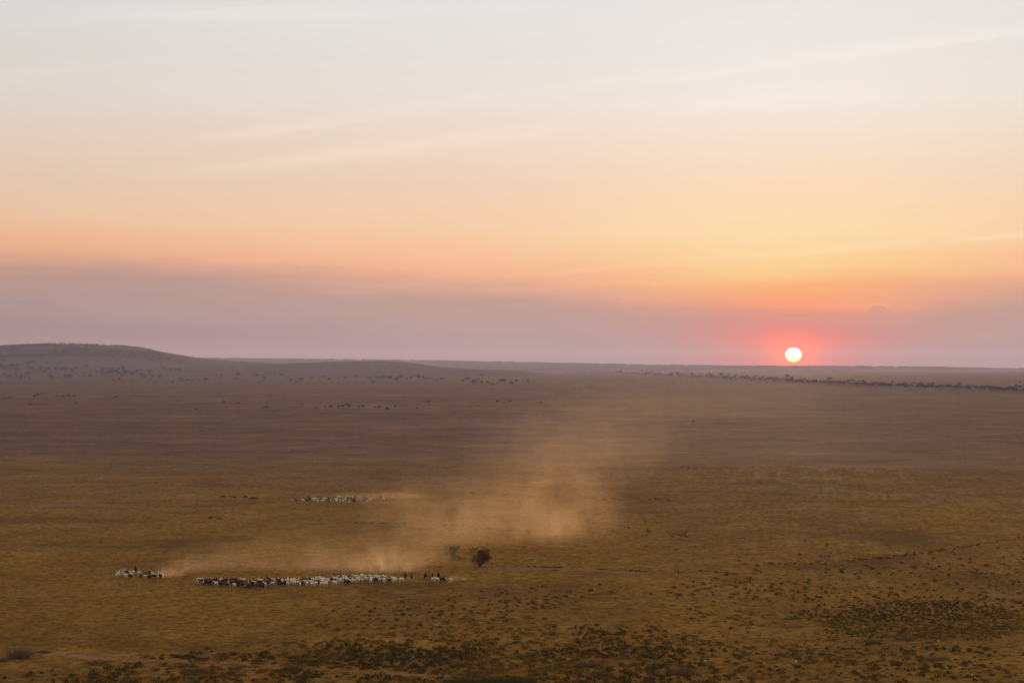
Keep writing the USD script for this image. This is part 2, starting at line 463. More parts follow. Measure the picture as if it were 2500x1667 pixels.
def build_rise(name, label):
    d = RISES[name]
    sx = np.array(d['sil'])[:, 0]
    n = 260
    az = np.arctan((np.linspace(sx[0], sx[-1], n) - 1250) / FPX)
    rr = np.linspace(d['r'] - d['front'], d['r'] + d['back'], 90)
    A, Rr = np.meshgrid(az, rr)
    X, Y = Rr * np.sin(A), Rr * np.cos(A)
    Z = -(Rr ** 2) / (2 * R_EARTH) + rise_h(name, X, Y)
    v = np.stack([X, Y, Z], -1).reshape(-1, 3)
    i, j = np.meshgrid(np.arange(len(rr) - 1), np.arange(n - 1), indexing='ij')
    a = i * n + j
    q = np.stack([a, a + 1, a + n + 1, a + n], -1).reshape(-1, 4)
    tag(obj(name, (v, q), M['hill'], smooth=True), label, None, None, 'structure')


build_ground()
build_rise('hill', 'long wooded hill on the left skyline')
build_rise('low_hill', 'low bare hill right of the long wooded hill')
build_rise('far_ridge', 'far hazy ridge lined with trees along the horizon')
build_rise('low_swell', 'low dark swell of land under the sun')

# ------------------------------------------------------------------ haze
box = trimesh.creation.box(bounds=[[-25500, -25500, -80], [25500, 25500, 215]])
g = Graph()
hv = g.add('principled_volume', 'volume', color=(0.60, 0.60, 0.87), density=4.3e-5, anisotropy=0.35)
tag(obj('haze', box, g.make('/World/Looks/haze_look', volume=hv)), 'pale evening haze over the whole plain', None, None, 'stuff')

# ------------------------------------------------------------------ bare earth, vehicle track
def strip(name, pts, half, mat, label, lift=0.03, seed=0):
    """An irregular strip of bare soil along picture points, half widths in metres."""
    P = [at(*p)[:2] for p in pts]
    P = np.array(P)
    s = np.concatenate([[0], np.cumsum(np.linalg.norm(np.diff(P, axis=0), axis=1))])
    n = max(24, int(s[-1] / 0.7))
    u = np.linspace(0, s[-1], n)
    C = np.stack([np.interp(u, s, P[:, 0]), np.interp(u, s, P[:, 1])], 1)
    T = np.gradient(C, axis=0)
    T /= np.linalg.norm(T, axis=1, keepdims=True)
    N = np.stack([-T[:, 1], T[:, 0]], 1)
    w = np.interp(u, s, half) if np.ndim(half) else np.full(n, half)
    nl = meshkit.fbm(np.stack([u / 2.2, np.full(n, seed + .3), np.zeros(n)], -1), 3)
    nr = meshkit.fbm(np.stack([u / 2.2, np.full(n, seed + 7.3), np.zeros(n)], -1), 3)
    wl, wr = w * (0.5 + nl), w * (0.5 + nr)
    k = 5
    rows = [C + N * (wl + (-(wl + wr)) * t)[:, None] for t in np.linspace(0, 1, k)]
    V = np.stack(rows, 1)
    Z = ground_z(V[..., 0], V[..., 1]) + lift
    v = np.concatenate([V, Z[..., None]], -1).reshape(-1, 3)
    i, j = np.meshgrid(np.arange(n - 1), np.arange(k - 1), indexing='ij')
    a = i * k + j
    q = np.stack([a, a + 1, a + k + 1, a + k], -1).reshape(-1, 4)
    f = np.vstack([q[:, [0, 1, 2]], q[:, [0, 2, 3]]])
    nz = np.cross(v[f[:, 1]] - v[f[:, 0]], v[f[:, 2]] - v[f[:, 0]])[:, 2]
    f[nz < 0] = f[nz < 0][:, ::-1]
    return tag(obj(name, (v, f), mat), label, None, None, 'structure')


strip('dirt_track', [(90, 1596), (160, 1601), (250, 1606), (330, 1612), (420, 1615), (520, 1619), (640, 1625), (760, 1631), (860, 1638), (1000, 1646), (1100, 1652)], [1.0, 2.6, 3.2, 2.4, 1.6, 1.4, 1.4, 1.5, 1.8, 1.6, 0.8], M['track'], 'bare earth track crossing the lower left corner', seed=1)
strip('bare_earth', [(1400, 1392), (1450, 1394), (1500, 1397), (1550, 1400), (1590, 1401)], [0.6, 2.2, 2.8, 3.0, 0.8], M['pan'], 'smooth reddish bare pan below the dark bank line', seed=2)
strip('bare_earth', [(1130, 1389), (1170, 1387), (1220, 1389), (1270, 1391), (1330, 1390), (1390, 1391)], [1.0, 3.0, 2.8, 3.5, 2.0, 0.8], M['pan'], 'trampled pinkish bare earth in front of the dense bush', seed=3)
strip('bare_earth', [(1650, 1447), (1690, 1449), (1740, 1452)], [0.8, 2.6, 0.8], M['track'], 'small patch of bare earth right of centre', seed=4)
strip('bare_earth', [(1370, 1455), (1410, 1456), (1450, 1458)], [0.5, 1.4, 0.5], M['track'], 'narrow patch of bare earth among the dwarf shrubs', seed=5)
strip('bare_earth', [(2160, 1572), (2200, 1571), (2250, 1569)], [0.6, 1.7, 0.6], M['pan'], 'bare earth below the dark oval patch of shrubs', seed=6)
strip('bare_earth', [(1420, 1639), (1480, 1641), (1560, 1645), (1640, 1640)], [0.5, 2.2, 2.0, 0.6], M['track'], 'bare earth between shrubs at the bottom edge', seed=7)
strip('bare_earth', [(1990, 1485), (2040, 1486), (2110, 1489)], [0.6, 1.6, 0.6], M['track'], 'bare earth left of the fallen dead branch', seed=8)
strip('bare_earth', [(250, 1437), (330, 1436), (420, 1438)], [0.6, 1.3, 0.6], M['pan'], 'faint bare earth in front of the small left herd', seed=9)
strip('bare_earth', [(80, 1476), (130, 1477), (180, 1478)], [0.5, 1.5, 0.5], M['pan'], 'faint bare earth near the left edge', seed=10)

strip('bare_earth', [(-30, 1236), (80, 1235), (200, 1234), (330, 1237)], [4.0, 6.0, 5.0, 0.8], M['pan'], 'pale strip of bare ground at the left edge above the herds', seed=11)
strip('bare_earth', [(118, 1187), (150, 1187), (182, 1187)], [0.8, 2.6, 0.6], M['track'], 'tiny pale bare strip far out on the left plain', seed=12)
strip('bare_earth', [(1425, 1024), (1540, 1023), (1700, 1027)], [1.0, 7.0, 1.0], M['track'], 'thin pale line of bare ground far out right of centre', seed=13)
strip('bare_earth', [(250, 1242), (320, 1242)], [0.6, 1.2], M['track'], 'short bright bare strip below the pale strip on the left', seed=14)
strip('bare_earth', [(2470, 1460), (2560, 1457)], [0.8, 1.6], M['track'], 'bare strip at the right edge above the oval patch', seed=15)

# ------------------------------------------------------------------ vegetation meshes
def leaves(centers, size, rs, flat=0.0, tri=True):
    """Little leaf faces at the given points, each turned its own way."""
    n = len(centers)
    a = rs.normal(size=(n, 3))
    a[:, 2] *= (1 - flat)
    a /= np.linalg.norm(a, axis=1, keepdims=True)
    b = np.cross(a, rs.normal(size=(n, 3)))
    b /= np.linalg.norm(b, axis=1, keepdims=True)
    s = (size * rs.uniform(0.6, 1.4, n))[:, None]
    v = np.stack([centers - a * s, centers + b * s * 0.5, centers + a * s, centers - b * s * 0.5], 1).reshape(-1, 3)
    k = np.arange(n)[:, None] * 4
    return v, np.vstack([k + [0, 1, 2], k + [0, 2, 3]])


def join(parts):
    vs, fs, o = [], [], 0
    for v, f in parts:
        vs.append(v)
        fs.append(f + o)
        o += len(v)
    return np.vstack(vs), np.vstack(fs)


def limb(pts, radii, sides=6):
    p = np.asarray(pts, float)
    t = np.gradient(p, axis=0)
    t /= np.linalg.norm(t, axis=1, keepdims=True) + 1e-9
    a = np.cross(t, np.where(np.abs(t[:, 2:]) < 0.9, [0, 0, 1.0], [1.0, 0, 0]))
    a /= np.linalg.norm(a, axis=1, keepdims=True) + 1e-9
    b = np.cross(t, a)
    ang = np.arange(sides) * 2 * np.pi / sides
    v = p[:, None] + np.asarray(radii)[:, None, None] * (np.cos(ang)[None, :, None] * a[:, None] + np.sin(ang)[None, :, None] * b[:, None])
    i, j = np.meshgrid(np.arange(len(p) - 1), np.arange(sides), indexing='ij')
    q = np.stack([i * sides + j, i * sides + (j + 1) % sides, (i + 1) * sides + (j + 1) % sides, (i + 1) * sides + j], -1).reshape(-1, 4)
    return v.reshape(-1, 3), np.vstack([q[:, [0, 1, 2]], q[:, [0, 2, 3]]])


def dome_points(n, rs, w, h, lobes=5):
    """Points through several overlapping mounds, more near their outsides."""
    out = []
    cs = [(rs.normal(0, 0.22) * w, rs.normal(0, 0.22) * w, rs.uniform(0.5, 1.0)) for _ in range(lobes)]
    for k in range(n):
        cx, cy, s = cs[k % lobes]
        d = rs.normal(size=3)
        d /= np.linalg.norm(d)
        d[2] = abs(d[2])
        r = rs.uniform(0.55, 1.0) ** 0.6
        out.append((cx + d[0] * r * w * 0.36 * s, cy + d[1] * r * w * 0.36 * s, 0.04 + d[2] * r * h * s))
    return np.array(out)


def shrub_mesh(seed, w=1.0, h=0.5, n=110, size=0.085):
    rs = np.random.default_rng(seed)
    return leaves(dome_points(n, rs, w, h), size, rs, 0.2)


def tuft_mesh(seed, n=14, w=0.45, h=0.34):
    rs = np.random.default_rng(seed)
    vs, fs = [], []
    for k in range(n):
        b = rs.normal(0, w * 0.35, 2)
        lean = rs.normal(0, 0.18, 2) + b * 0.5
        hh = h * rs.uniform(0.5, 1.15)
        t = rs.normal(size=2)
        t = 0.022 * t / np.linalg.norm(t)
        o = len(vs)
        vs += [(b[0] - t[0], b[1] - t[1], 0), (b[0] + t[0], b[1] + t[1], 0), (b[0] + lean[0], b[1] + lean[1], hh)]
        fs.append((o, o + 1, o + 2))
    return np.array(vs), np.array(fs)


def acacia_proto(name, seed, w, h, flat, leafmat):
    """A flat-topped or rounded savanna tree: trunk with limbs, and a crown of leaf clumps."""
    rs = np.random.default_rng(seed)
    p = proto(name)
    fork = h * rs.uniform(0.28, 0.4)
    parts = [limb([(0, 0, -0.3), (0.05 * w * rs.normal(), 0, fork * 0.5), (0, 0, fork)], [0.045 * h, 0.036 * h, 0.03 * h])]
    clumps = []
    nl = 7
    for k in range(nl):
        a = 2 * np.pi * k / nl + rs.uniform(-.3, .3)
        rad = w * rs.uniform(0.22, 0.46)
        zt = h * (rs.uniform(0.80, 0.92) if flat else rs.uniform(0.5, 0.88))
        end = np.array([math.cos(a) * rad, math.sin(a) * rad, zt])
        parts.append(limb([(0, 0, fork), end * [0.5, 0.5, 0] + [0, 0, fork + (zt - fork) * 0.65], end], [0.024 * h, 0.016 * h, 0.006 * h], 5))
        clumps.append((end, w * rs.uniform(0.14, 0.22)))
    clumps.append((np.array([0, 0, h * 0.9]), w * 0.24))
    pts = []
    for c, r in clumps:
        d = rs.normal(size=(46, 3))
        d /= np.linalg.norm(d, axis=1, keepdims=True)
        d *= rs.uniform(0.4, 1.0, (46, 1))
        pts.append(c + d * [r, r, r * (0.42 if flat else 0.8)])
    obj('trunk', join(parts), M['bark'], p)
    obj('crown', leaves(np.vstack(pts), 0.05 * w + 0.08, rs, 0.2), leafmat, p)
    return p


FLAT = [acacia_proto(f'flat_tree_{a}', 20 + i, 10.0, 6.2 + 0.6 * i, True, M['acacia']) for i, a in enumerate('abc')]
ROUND = [acacia_proto(f'round_tree_{a}', 40 + i, 6.5, 5.4 + 0.5 * i, False, M['acacia']) for i, a in enumerate('abc')]


def bush_proto(name, seed):
    rs = np.random.default_rng(seed)
    p = proto(name)
    obj('stem', join([limb([(0, 0, -0.2), (rs.normal() * .2, rs.normal() * .2, 0.6), (rs.normal() * .7, rs.normal() * .7, 1.4)], [0.09, 0.06, 0.03], 5) for _ in range(4)]), M['bark'], p)
    obj('crown', leaves(dome_points(260, rs, 4.0, 2.1, 7), 0.22, rs, 0.2), M['acacia'], p)
    return p


BUSH = [bush_proto(f'far_bush_{a}', 60 + i) for i, a in enumerate('abc')]

# ------------------------------------------------------------------ far trees, one by one
tree_labels = []


def far_tree(px, py, wpx, kind, label, group, cat='tree'):
    x, y, z, r = at(px, py)
    w = (1.02 if px > 1400 else 1.3) * wpx / FPX * math.hypot(x, y)
    lists = dict(flat=(FLAT, 10.0, 'acacia_tree'), round=(ROUND, 6.5, 'savanna_tree'), bush=(BUSH, 4.0, 'bush'))
    src, w0, name = lists[kind]
    if kind == 'bush':
        cat = 'bush'
    s = float(np.clip(w / w0, 0.25, 2.2))
    sz = s * rnd.uniform(0.85, 1.12)
    p = copy(name, rnd.choice(src), (x, y, z - 0.05), rnd.uniform(0, 6.28), (s, s, sz))
    tree_labels.append((p, px, label, cat, group))
    return p


def kinds(wf, wr, wb):
    t = rnd.random() * (wf + wr + wb)
    return 'flat' if t < wf else 'round' if t < wf + wr else 'bush'


NAMES = dict(flat='flat-topped acacia', round='rounded dark tree', bush='low dark bush')
# the wood below the left hill
named = [(8, 886, 13, 'flat'), (75, 889, 12, 'flat'), (116, 891, 6, 'round'), (147, 892, 13, 'flat'), (41, 890, 4, 'round'), (300, 901, 7, 'round'), (210, 899, 10, 'flat'), (168, 926, 18, 'flat'),
         (400, 904, 9, 'flat'), (417, 905, 6, 'round'), (435, 908, 10, 'flat'), (461, 908, 6, 'bush'), (458, 932, 8, 'flat'), (503, 932, 8, 'round'), (372, 922, 6, 'round'), (353, 924, 5, 'round'), (390, 919, 6, 'flat')]
for px, py, w, k in named:
    far_tree(px, py, w, k, f'{{}} {NAMES[k]} from the left standing alone around the wood under the hill', 'lone trees around the left wood')


def wood(n, box, wr, mixk, place_words, group, slope=0.0):
    for _ in range(n):
        px = rnd.uniform(box[0], box[2])
        py = rnd.uniform(box[1], box[3]) + slope * (px - box[0])
        k = kinds(*mixk)
        far_tree(px, py, rnd.uniform(*wr), k, f'{{}} {NAMES[k]} from the left {place_words}', group)


wood(16, (0, 894, 45, 908), (6, 11), (3, 4, 2), 'in the dense clump at left edge', 'trees of the left wood')
wood(16, (25, 888, 82, 916), (5, 9), (3, 3, 2), 'in the loose upper left wood', 'trees of the left wood')
wood(24, (96, 902, 225, 914), (6, 11), (4, 3, 2), 'in the middle belt of left wood', 'trees of the left wood')
wood(20, (225, 904, 305, 918), (6, 10), (3, 5, 1), 'in the thickest belt of left wood', 'trees of the left wood')
wood(18, (305, 906, 372, 920), (5, 10), (3, 4, 2), 'at the right end of left wood', 'trees of the left wood')
wood(18, (5, 914, 80, 926), (4, 9), (1, 2, 5), 'in front of the left wood', 'trees of the left wood')
wood(14, (110, 919, 300, 930), (5, 11), (3, 2, 4), 'along the front edge of left wood', 'trees of the left wood')
# scattered trees right of the wood
wood(9, (370, 915, 560, 934), (4, 8), (2, 3, 4), 'scattered right of the left wood', 'scattered trees right of the wood')
for px, py, w, k in [(582, 921, 9, 'round'), (575, 925, 7, 'bush'), (628, 922, 10, 'flat'), (645, 927, 9, 'flat'), (643, 931, 5, 'round'), (672, 915, 6, 'flat'), (688, 919, 6, 'round'), (599, 934, 5, 'bush'), (632, 935, 5, 'bush'), (540, 919, 5, 'round'),
                     (710, 932, 6, 'round'), (725, 932, 6, 'bush'), (736, 931, 7, 'round'), (761, 927, 8, 'flat'), (791, 924, 8, 'flat'), (803, 930, 6, 'round')]:
    far_tree(px, py, w, k, f'{{}} {NAMES[k]} from the left in the thin row below low hill', 'thin row of trees below the low hill')
seg = [(825, 923), (842, 924), (869, 923), (896, 924), (905, 926), (910, 933), (912, 930), (929, 927), (938, 926), (948, 925), (957, 924), (967, 931), (971, 926), (979, 925), (993, 925), (1003, 925),
       (1021, 926), (1028, 926), (1034, 926), (1041, 926), (1047, 927), (1055, 928), (1066, 928), (1079, 928), (922, 928), (953, 928)]
for px, py in seg:
    k = kinds(2, 4, 3)
    far_tree(px, py + 1, rnd.uniform(5, 10), k, f'{{}} {NAMES[k]} from the left in the long row on mid plain', 'long row of trees on the middle plain')
for px, py in [(1109, 936), (1130, 933), (1137, 927), (1141, 929), (1157, 938), (1176, 921), (1176, 936), (1190, 936), (1194, 937), (1203, 938), (1214, 935), (1222, 935), (1227, 930), (1231, 935), (1248, 932), (1260, 935), (1249, 939), (1289, 935), (1168, 931)]:
    k = kinds(3, 3, 3)
    far_tree(px, py + 1, rnd.uniform(5, 10), k, f'{{}} {NAMES[k]} from the left in the clump at right end of row', 'clump of trees at the right end of the row')
for px, py in [(737, 994), (772, 995), (793, 995), (807, 994), (826, 997), (836, 996), (849, 995), (853, 993), (876, 996), (886, 997), (914, 997), (925, 999), (944, 999), (965, 995), (1018, 997), (1034, 997), (1048, 998)]:
    k = kinds(2, 3, 4)
    far_tree(px, py, rnd.uniform(5, 11) if 780 < px < 960 else rnd.uniform(4, 6), k, f'{{}} {NAMES[k]} from the left in the nearer clump above the far herd', 'nearer clump of trees above the far herd')
for px, py in [(104, 962), (92, 964), (84, 968), (138, 968), (153, 969), (168, 967), (181, 968), (8, 973), (74, 988), (283, 970), (186, 984), (480, 999), (650, 996), (434, 979), (22, 972), (545, 982), (582, 984)]:
    far_tree(px, py, rnd.uniform(5, 9), 'bush', '{} low dark bush from the left on the open left plain', 'bushes on the open left plain')
for px, py, w in [(1045, 982, 9), (1214, 981, 8), (1320, 983, 6), (1693, 1029, 8), (1245, 980, 6)]:
    far_tree(px, py, w, 'bush', '{} low bush from the left on the bare middle plain', 'bushes on the bare middle plain')
# the tree belt along the watercourse on the right
belt = np.array([(1480, 909), (1600, 914), (1750, 920), (1850, 925), (1950, 930), (2060, 936), (2150, 940), (2250, 943), (2350, 946), (2430, 950), (2500, 954)], float)
for i in range(84):
    px = 1480 + 1020 * ((i + rnd.random()) / 84) ** 0.9
    if 2350 < px < 2390:
        continue
    py = np.interp(px, belt[:, 0], belt[:, 1]) + rnd.uniform(-4, 3)
    sec = 'thin far' if px < 1800 else 'thick middle' if px < 2150 else 'nearer right'
    k = kinds(4, 4, 2)
    far_tree(px, py, rnd.uniform(5, 9) if px < 1800 else rnd.uniform(6, 12), k, f'{{}} {NAMES[k]} from the left in the {sec} stretch of the watercourse belt', 'trees of the watercourse belt under the sun')
for px, py, w, k in [(1765, 928, 8, 'flat'), (1775, 929, 8, 'flat'), (1786, 930, 6, 'round'), (1796, 929, 6, 'bush'), (1835, 931, 5, 'round'), (1871, 935, 6, 'bush'), (1890, 938, 5, 'bush'), (2490, 938, 7, 'flat'), (2475, 945, 5, 'bush')]:
    far_tree(px, py, w, k, f'{{}} {NAMES[k]} from the left standing apart below the watercourse belt', 'trees standing apart from the belt')
number_labels(tree_labels)

# ------------------------------------------------------------------ far-off woods nobody could count
def instancer(name, protos, pos, idx, rot, scale, label, group=None, kind='stuff'):
    path = numbered(name)
    pi = UsdGeom.PointInstancer.Define(stage, path)
    holder = UsdGeom.Xform.Define(stage, path + '/kinds')
    targets = []
    for i, (mesh, mat) in enumerate(protos):
        usdkit.mesh(stage, f'{path}/kinds/kind_{i}', mesh, mat)
        targets.append(Sdf.Path(f'{path}/kinds/kind_{i}'))
    pi.CreatePrototypesRel().SetTargets(targets)
    pi.CreatePositionsAttr(Vt.Vec3fArray.FromNumpy(np.asarray(pos, np.float32)))
    pi.CreateProtoIndicesAttr(Vt.IntArray.FromNumpy(np.asarray(idx, np.int32)))
    pi.CreateOrientationsAttr(Vt.QuathArray([Gf.Quath(float(math.cos(a / 2)), 0, 0, float(math.sin(a / 2))) for a in rot]))
    sc = np.asarray(scale, np.float32)
    pi.CreateScalesAttr(Vt.Vec3fArray.FromNumpy(np.stack([sc, sc, sc], 1) if sc.ndim == 1 else sc))
    tag(pi, label, None, group, kind)
    return pi


def simple_tree(seed, w, h):
    rs = np.random.default_rng(seed)
    pts = []
    for k in range(6):
        c = np.array([rs.normal(0, .24) * w, rs.normal(0, .24) * w, h * (rs.uniform(0.6, 0.9) if k < 4 else rs.uniform(0.12, 0.45))])
        d = rs.normal(size=(12, 3))
        d /= np.linalg.norm(d, axis=1, keepdims=True)
        pts.append(c + d * [w * .2, w * .2, h * .13] * rs.uniform(.5, 1, (12, 1)))
    return join([limb([(0, 0, -1), (0, 0, h * .75)], [h * .05, h * .03], 5), leaves(np.vstack(pts), 0.13 * w, rs, 0.3)])


TREES_SIMPLE = [(simple_tree(80 + i, 11 + i, 7 + i), M['acacia']) for i in range(3)]


def scatter(n, f, seed):
    """n points from f(rng) -> (x, y)."""
    rs = np.random.default_rng(seed)
    xy = np.array([f(rs) for _ in range(n)])
    return xy, rs.integers(0, 3, n), rs.uniform(0, 6.28, n), rs


def on_rise(name, px0, px1, t0, t1):
    d = RISES[name]

    def f(rs):
        a = math.atan((rs.uniform(px0, px1) - 1250) / FPX)
        r = d['r'] - d['front'] * rs.uniform(t0, t1)
        return r * math.sin(a), r * math.cos(a)
    return f


xy, ix, ro, rs = scatter(2600, on_rise('far_ridge', -100, 2700, -0.02, 0.02), 1)
instancer('far_wood', TREES_SIMPLE, np.c_[xy, surf_z(xy[:, 0], xy[:, 1]) - 3.0], ix, ro, rs.uniform(1.0, 2.4, len(xy)), 'unbroken line of trees on the far ridge along the horizon')
xy, ix, ro, rs = scatter(4200, on_rise('hill', -60, 490, -0.05, 0.40), 2)
hp = 1250 + FPX * xy[:, 0] / xy[:, 1]
keep = (meshkit.fbm(np.c_[xy / 260, np.zeros(len(xy))], 3, 3) > 0.42) & (rs.random(len(xy)) > np.clip((hp - 300) / 190, 0, 1))
xy, ix, ro = xy[keep], ix[keep], ro[keep]
instancer('hill_scrub', TREES_SIMPLE, np.c_[xy, surf_z(xy[:, 0], xy[:, 1]) - 0.3], ix, ro, rs.uniform(0.40, 0.80, len(xy)), 'dark scrub wood covering the upper slope of the left hill')
xy, ix, ro, rs = scatter(240, on_rise('hill', -60, 440, -0.02, 0.03), 22)
instancer('skyline_trees', TREES_SIMPLE, np.c_[xy, surf_z(xy[:, 0], xy[:, 1]) - 0.3], ix, ro, rs.uniform(0.5, 0.9, len(xy)), 'tiny trees along the skyline of the left hill')


def along_belt(rs):
    px = rs.uniform(1400, 2500)
    py = np.interp(px, [1150] + list(belt[:, 0]), [901] + list(belt[:, 1])) + rs.normal(0, 1.6)
    x, y, z, r = at(px, py)
    return x, y


xy, ix, ro, rs = scatter(620, along_belt, 3)
instancer('belt_thicket', TREES_SIMPLE, np.c_[xy, surf_z(xy[:, 0], xy[:, 1]) - 0.3], ix, ro, rs.uniform(0.32, 0.66, len(xy)), 'low thicket filling the gaps of the watercourse tree belt')

# ------------------------------------------------------------------ the two bushy trees near the herd
def bushy(name, px, py, w, h, seed, label, leafn, skirt=False):
    rs = np.random.default_rng(seed)
    x, y, z, r = at(px, py)
    root = UsdGeom.Xform.Define(stage, numbered(name))
    place(root, (x, y, z - 0.05), 0)
    root = root.GetPrim()
    limbs, pts = [], []
    for k in range(9):
        a = rs.uniform(0, 2 * np.pi)
        top = np.array([math.cos(a) * w * rs.uniform(.1, .36), math.sin(a) * w * rs.uniform(.1, .36), h * rs.uniform(.55, .95)])
        limbs.append(limb([(0.1 * math.cos(a), 0.1 * math.sin(a), -0.2), top * [.35, .35, .5], top], [0.13, 0.08, 0.02], 6))
    lobes = []
    if skirt:
        lobes += [((0.05 * w, 0, h * .66), .26 * w, .25 * h)] + [((rs.normal(0.05, .09) * w, rs.normal(0, .09) * w, h * rs.uniform(.5, .85)), w * .14, h * .12) for _ in range(6)]
        lobes += [((rs.normal(0, .22) * w, rs.normal(0, .2) * w, h * .08), w * .26, h * .18) for _ in range(6)]
        lobes += [((rs.normal(0, .08) * w, rs.normal(0, .08) * w, h * .3), w * .15, h * .16) for _ in range(4)]
    else:
        lobes += [((rs.uniform(-.33, .33) * w, rs.uniform(-.28, .28) * w, h * rs.uniform(.22, .80)), w * rs.uniform(.08, .19), h * rs.uniform(.09, .18)) for _ in range(24)]
    tot = sum(l[1] ** 2 for l in lobes)
    for c, rw, rh in lobes:
        n = int(leafn * rw ** 2 / tot) + 8
        d = rs.normal(size=(n, 3))
        d /= np.linalg.norm(d, axis=1, keepdims=True)
        p = np.array(c) + d * [rw, rw, rh] * rs.uniform(.35, 1.05, (n, 1)) ** 0.6
        pts.append(p)
    # wispy shoots standing out of the outline
    for k in range(34):
        a = rs.uniform(0, 2 * np.pi)
        b = np.array([math.cos(a) * w * .34, math.sin(a) * w * .34, h * rs.uniform(.35, .88)])
        e = b + np.array([math.cos(a) * w * rs.uniform(.05, .20), math.sin(a) * w * rs.uniform(.05, .20), h * rs.uniform(-.08, .18)])
        limbs.append(limb([b * .6 + [0, 0, b[2] * .4], b, e], [0.03, 0.02, 0.008], 4))
        pts.append(b + (e - b) * rs.uniform(0, 1, (12, 1)) + rs.normal(0, .05, (12, 3)))
    pts = np.vstack(pts)
    pts[:, 2] = np.maximum(pts[:, 2], 0.05)
    obj('trunk', join(limbs), M['bark'], root)
    obj('crown', leaves(pts, 0.085, rs, 0.1), M['bush'], root)
    tag(root, label, 'tree')


bushy('bushy_tree', 1172, 1384, 5.6, 4.7, 5, 'dense round dark green bushy tree standing right of the dust', 5200)
bushy('bushy_tree', 1104, 1367, 4.4, 3.7, 8, 'thin bushy tree veiled by dust, with brush heaped around its foot', 2200, True)

# ------------------------------------------------------------------ dead branches, thorn heaps
def twigs(name, px, py, w, h, n, seed, label, mat, cat, lean=0.0, leafn=0):
    rs = np.random.default_rng(seed)
    x, y, z, r = at(px, py)
    root = UsdGeom.Xform.Define(stage, numbered(name))
    place(root, (x, y, z - 0.03), 0)
    root = root.GetPrim()
    ls = []
    for k in range(n):
        b = np.array([rs.normal(0, .16) * w, rs.normal(0, .14) * w, 0.0])
        e = np.array([b[0] * 2.0 + rs.normal(0, .16) * w + lean, b[1] * 1.6 + rs.normal(0, .14) * w, h * rs.uniform(.35, 1.0)])
        mid = (b + e) / 2 + rs.normal(0, .06, 3) * w
        mid[2] = max(mid[2], 0.1)
        ls.append(limb([b, mid, e], [0.028, 0.02, 0.008], 4))
        for q in range(3):
            t = mid + (e - mid) * rs.uniform(0, 1)
            ls.append(limb([t, t + rs.normal(0, .14, 3) * [1, 1, .7]], [0.012, 0.006], 3))
    obj('branches', join(ls), mat, root)
    if leafn:
        obj('foliage', leaves(dome_points(leafn, rs, w, h * .8, 7), 0.08, rs, 0.2), M['grey'], root)
    tag(root, label, cat)


twigs('dead_thorn_bush', 50, 1607, 3.6, 1.9, 260, 1, 'large grey leafless thorn bush beside the track at lower left', M['deadwood'], 'dead bush', leafn=500)
twigs('dead_thorn_bush', 108, 1598, 2.2, 0.5, 90, 2, 'low grey thorn heap just right of the large leafless bush', M['deadwood'], 'dead bush', leafn=160)
twigs('dead_thorn_bush', 8, 1617, 2.2, 0.7, 90, 3, 'dark brush heap cut by the left edge of the picture', M['deadwood'], 'dead bush', leafn=260)
twigs('dead_thorn_bush', 235, 1621, 3.4, 0.6, 130, 4, 'flat grey brush heap below the track at lower left', M['deadwood'], 'dead bush', leafn=240)
twigs('dead_thorn_bush', 2130, 1571, 3.1, 1.0, 130, 5, 'grey-green brush heap below the dark oval shrub patch', M['deadwood'], 'dead bush', leafn=420)
twigs('dead_thorn_bush', 2215, 1565, 2.4, 0.7, 110, 6, 'greyish dry brush heap right of the grey-green one under the oval patch', M['deadwood'], 'dead bush', leafn=160)
twigs('dead_thorn_bush', 1665, 1652, 3.6, 1.3, 160, 7, 'grey-leaved bush at the bottom edge right of the middle', M['deadwood'], 'dead bush', leafn=700)
twigs('dead_thorn_bush', 2285, 1610, 3.0, 0.6, 110, 8, 'long flat dry brush heap at the lower right', M['deadwood'], 'dead bush', leafn=160)
twigs('dead_thorn_bush', 2190, 1624, 1.9, 0.9, 90, 9, 'small open dry bush among dwarf shrubs at lower right', M['deadwood'], 'dead bush', leafn=60)
twigs('dead_thorn_bush', 1440, 1630, 3.4, 0.9, 130, 10, 'dry whitish brush among the green shrubs at bottom centre', M['deadwood'], 'dead bush', leafn=200)
twigs('dead_thorn_bush', 715, 1633, 3.0, 0.7, 120, 11, 'pale dry brush above the bottom edge left of centre', M['deadwood'], 'dead bush', leafn=160)
twigs('dead_thorn_bush', 480, 1641, 3.2, 0.6, 120, 12, 'pale dry brush patch below the track end at lower left', M['deadwood'], 'dead bush', leafn=120)

x, y, z, r = at(2150, 1501)
log = UsdGeom.Xform.Define(stage, numbered('fallen_branch'))
place(log, (x, y, z), 0)
lg = log.GetPrim()
obj('trunk', limb([(1.5, -0.5, 0.1), (0.8, -0.2, 0.3), (0.0, 0.1, 0.62), (-0.9, 0.3, 1.0), (-1.7, 0.6, 1.55)], [0.26, 0.24, 0.18, 0.12, 0.05], 8), M['deadwood'], lg, smooth=60)
rs_ = np.random.default_rng(3)
for k in range(7):
    t = np.array([-1.5 + 0.42 * k, 0.4 - 0.12 * k, 1.4 - 0.18 * k])
    e = t + np.array([rs_.uniform(-.9, .1), rs_.uniform(-.5, .5), rs_.uniform(.05, .7)])
    obj('limb', limb([t, (t + e) / 2 + rs_.normal(0, .06, 3), e], [0.06, 0.04, 0.012], 5), M['deadwood'], lg)
tag(lg, 'grey fallen dead branch leaning at the left end of the oval shrub patch', 'dead branch')
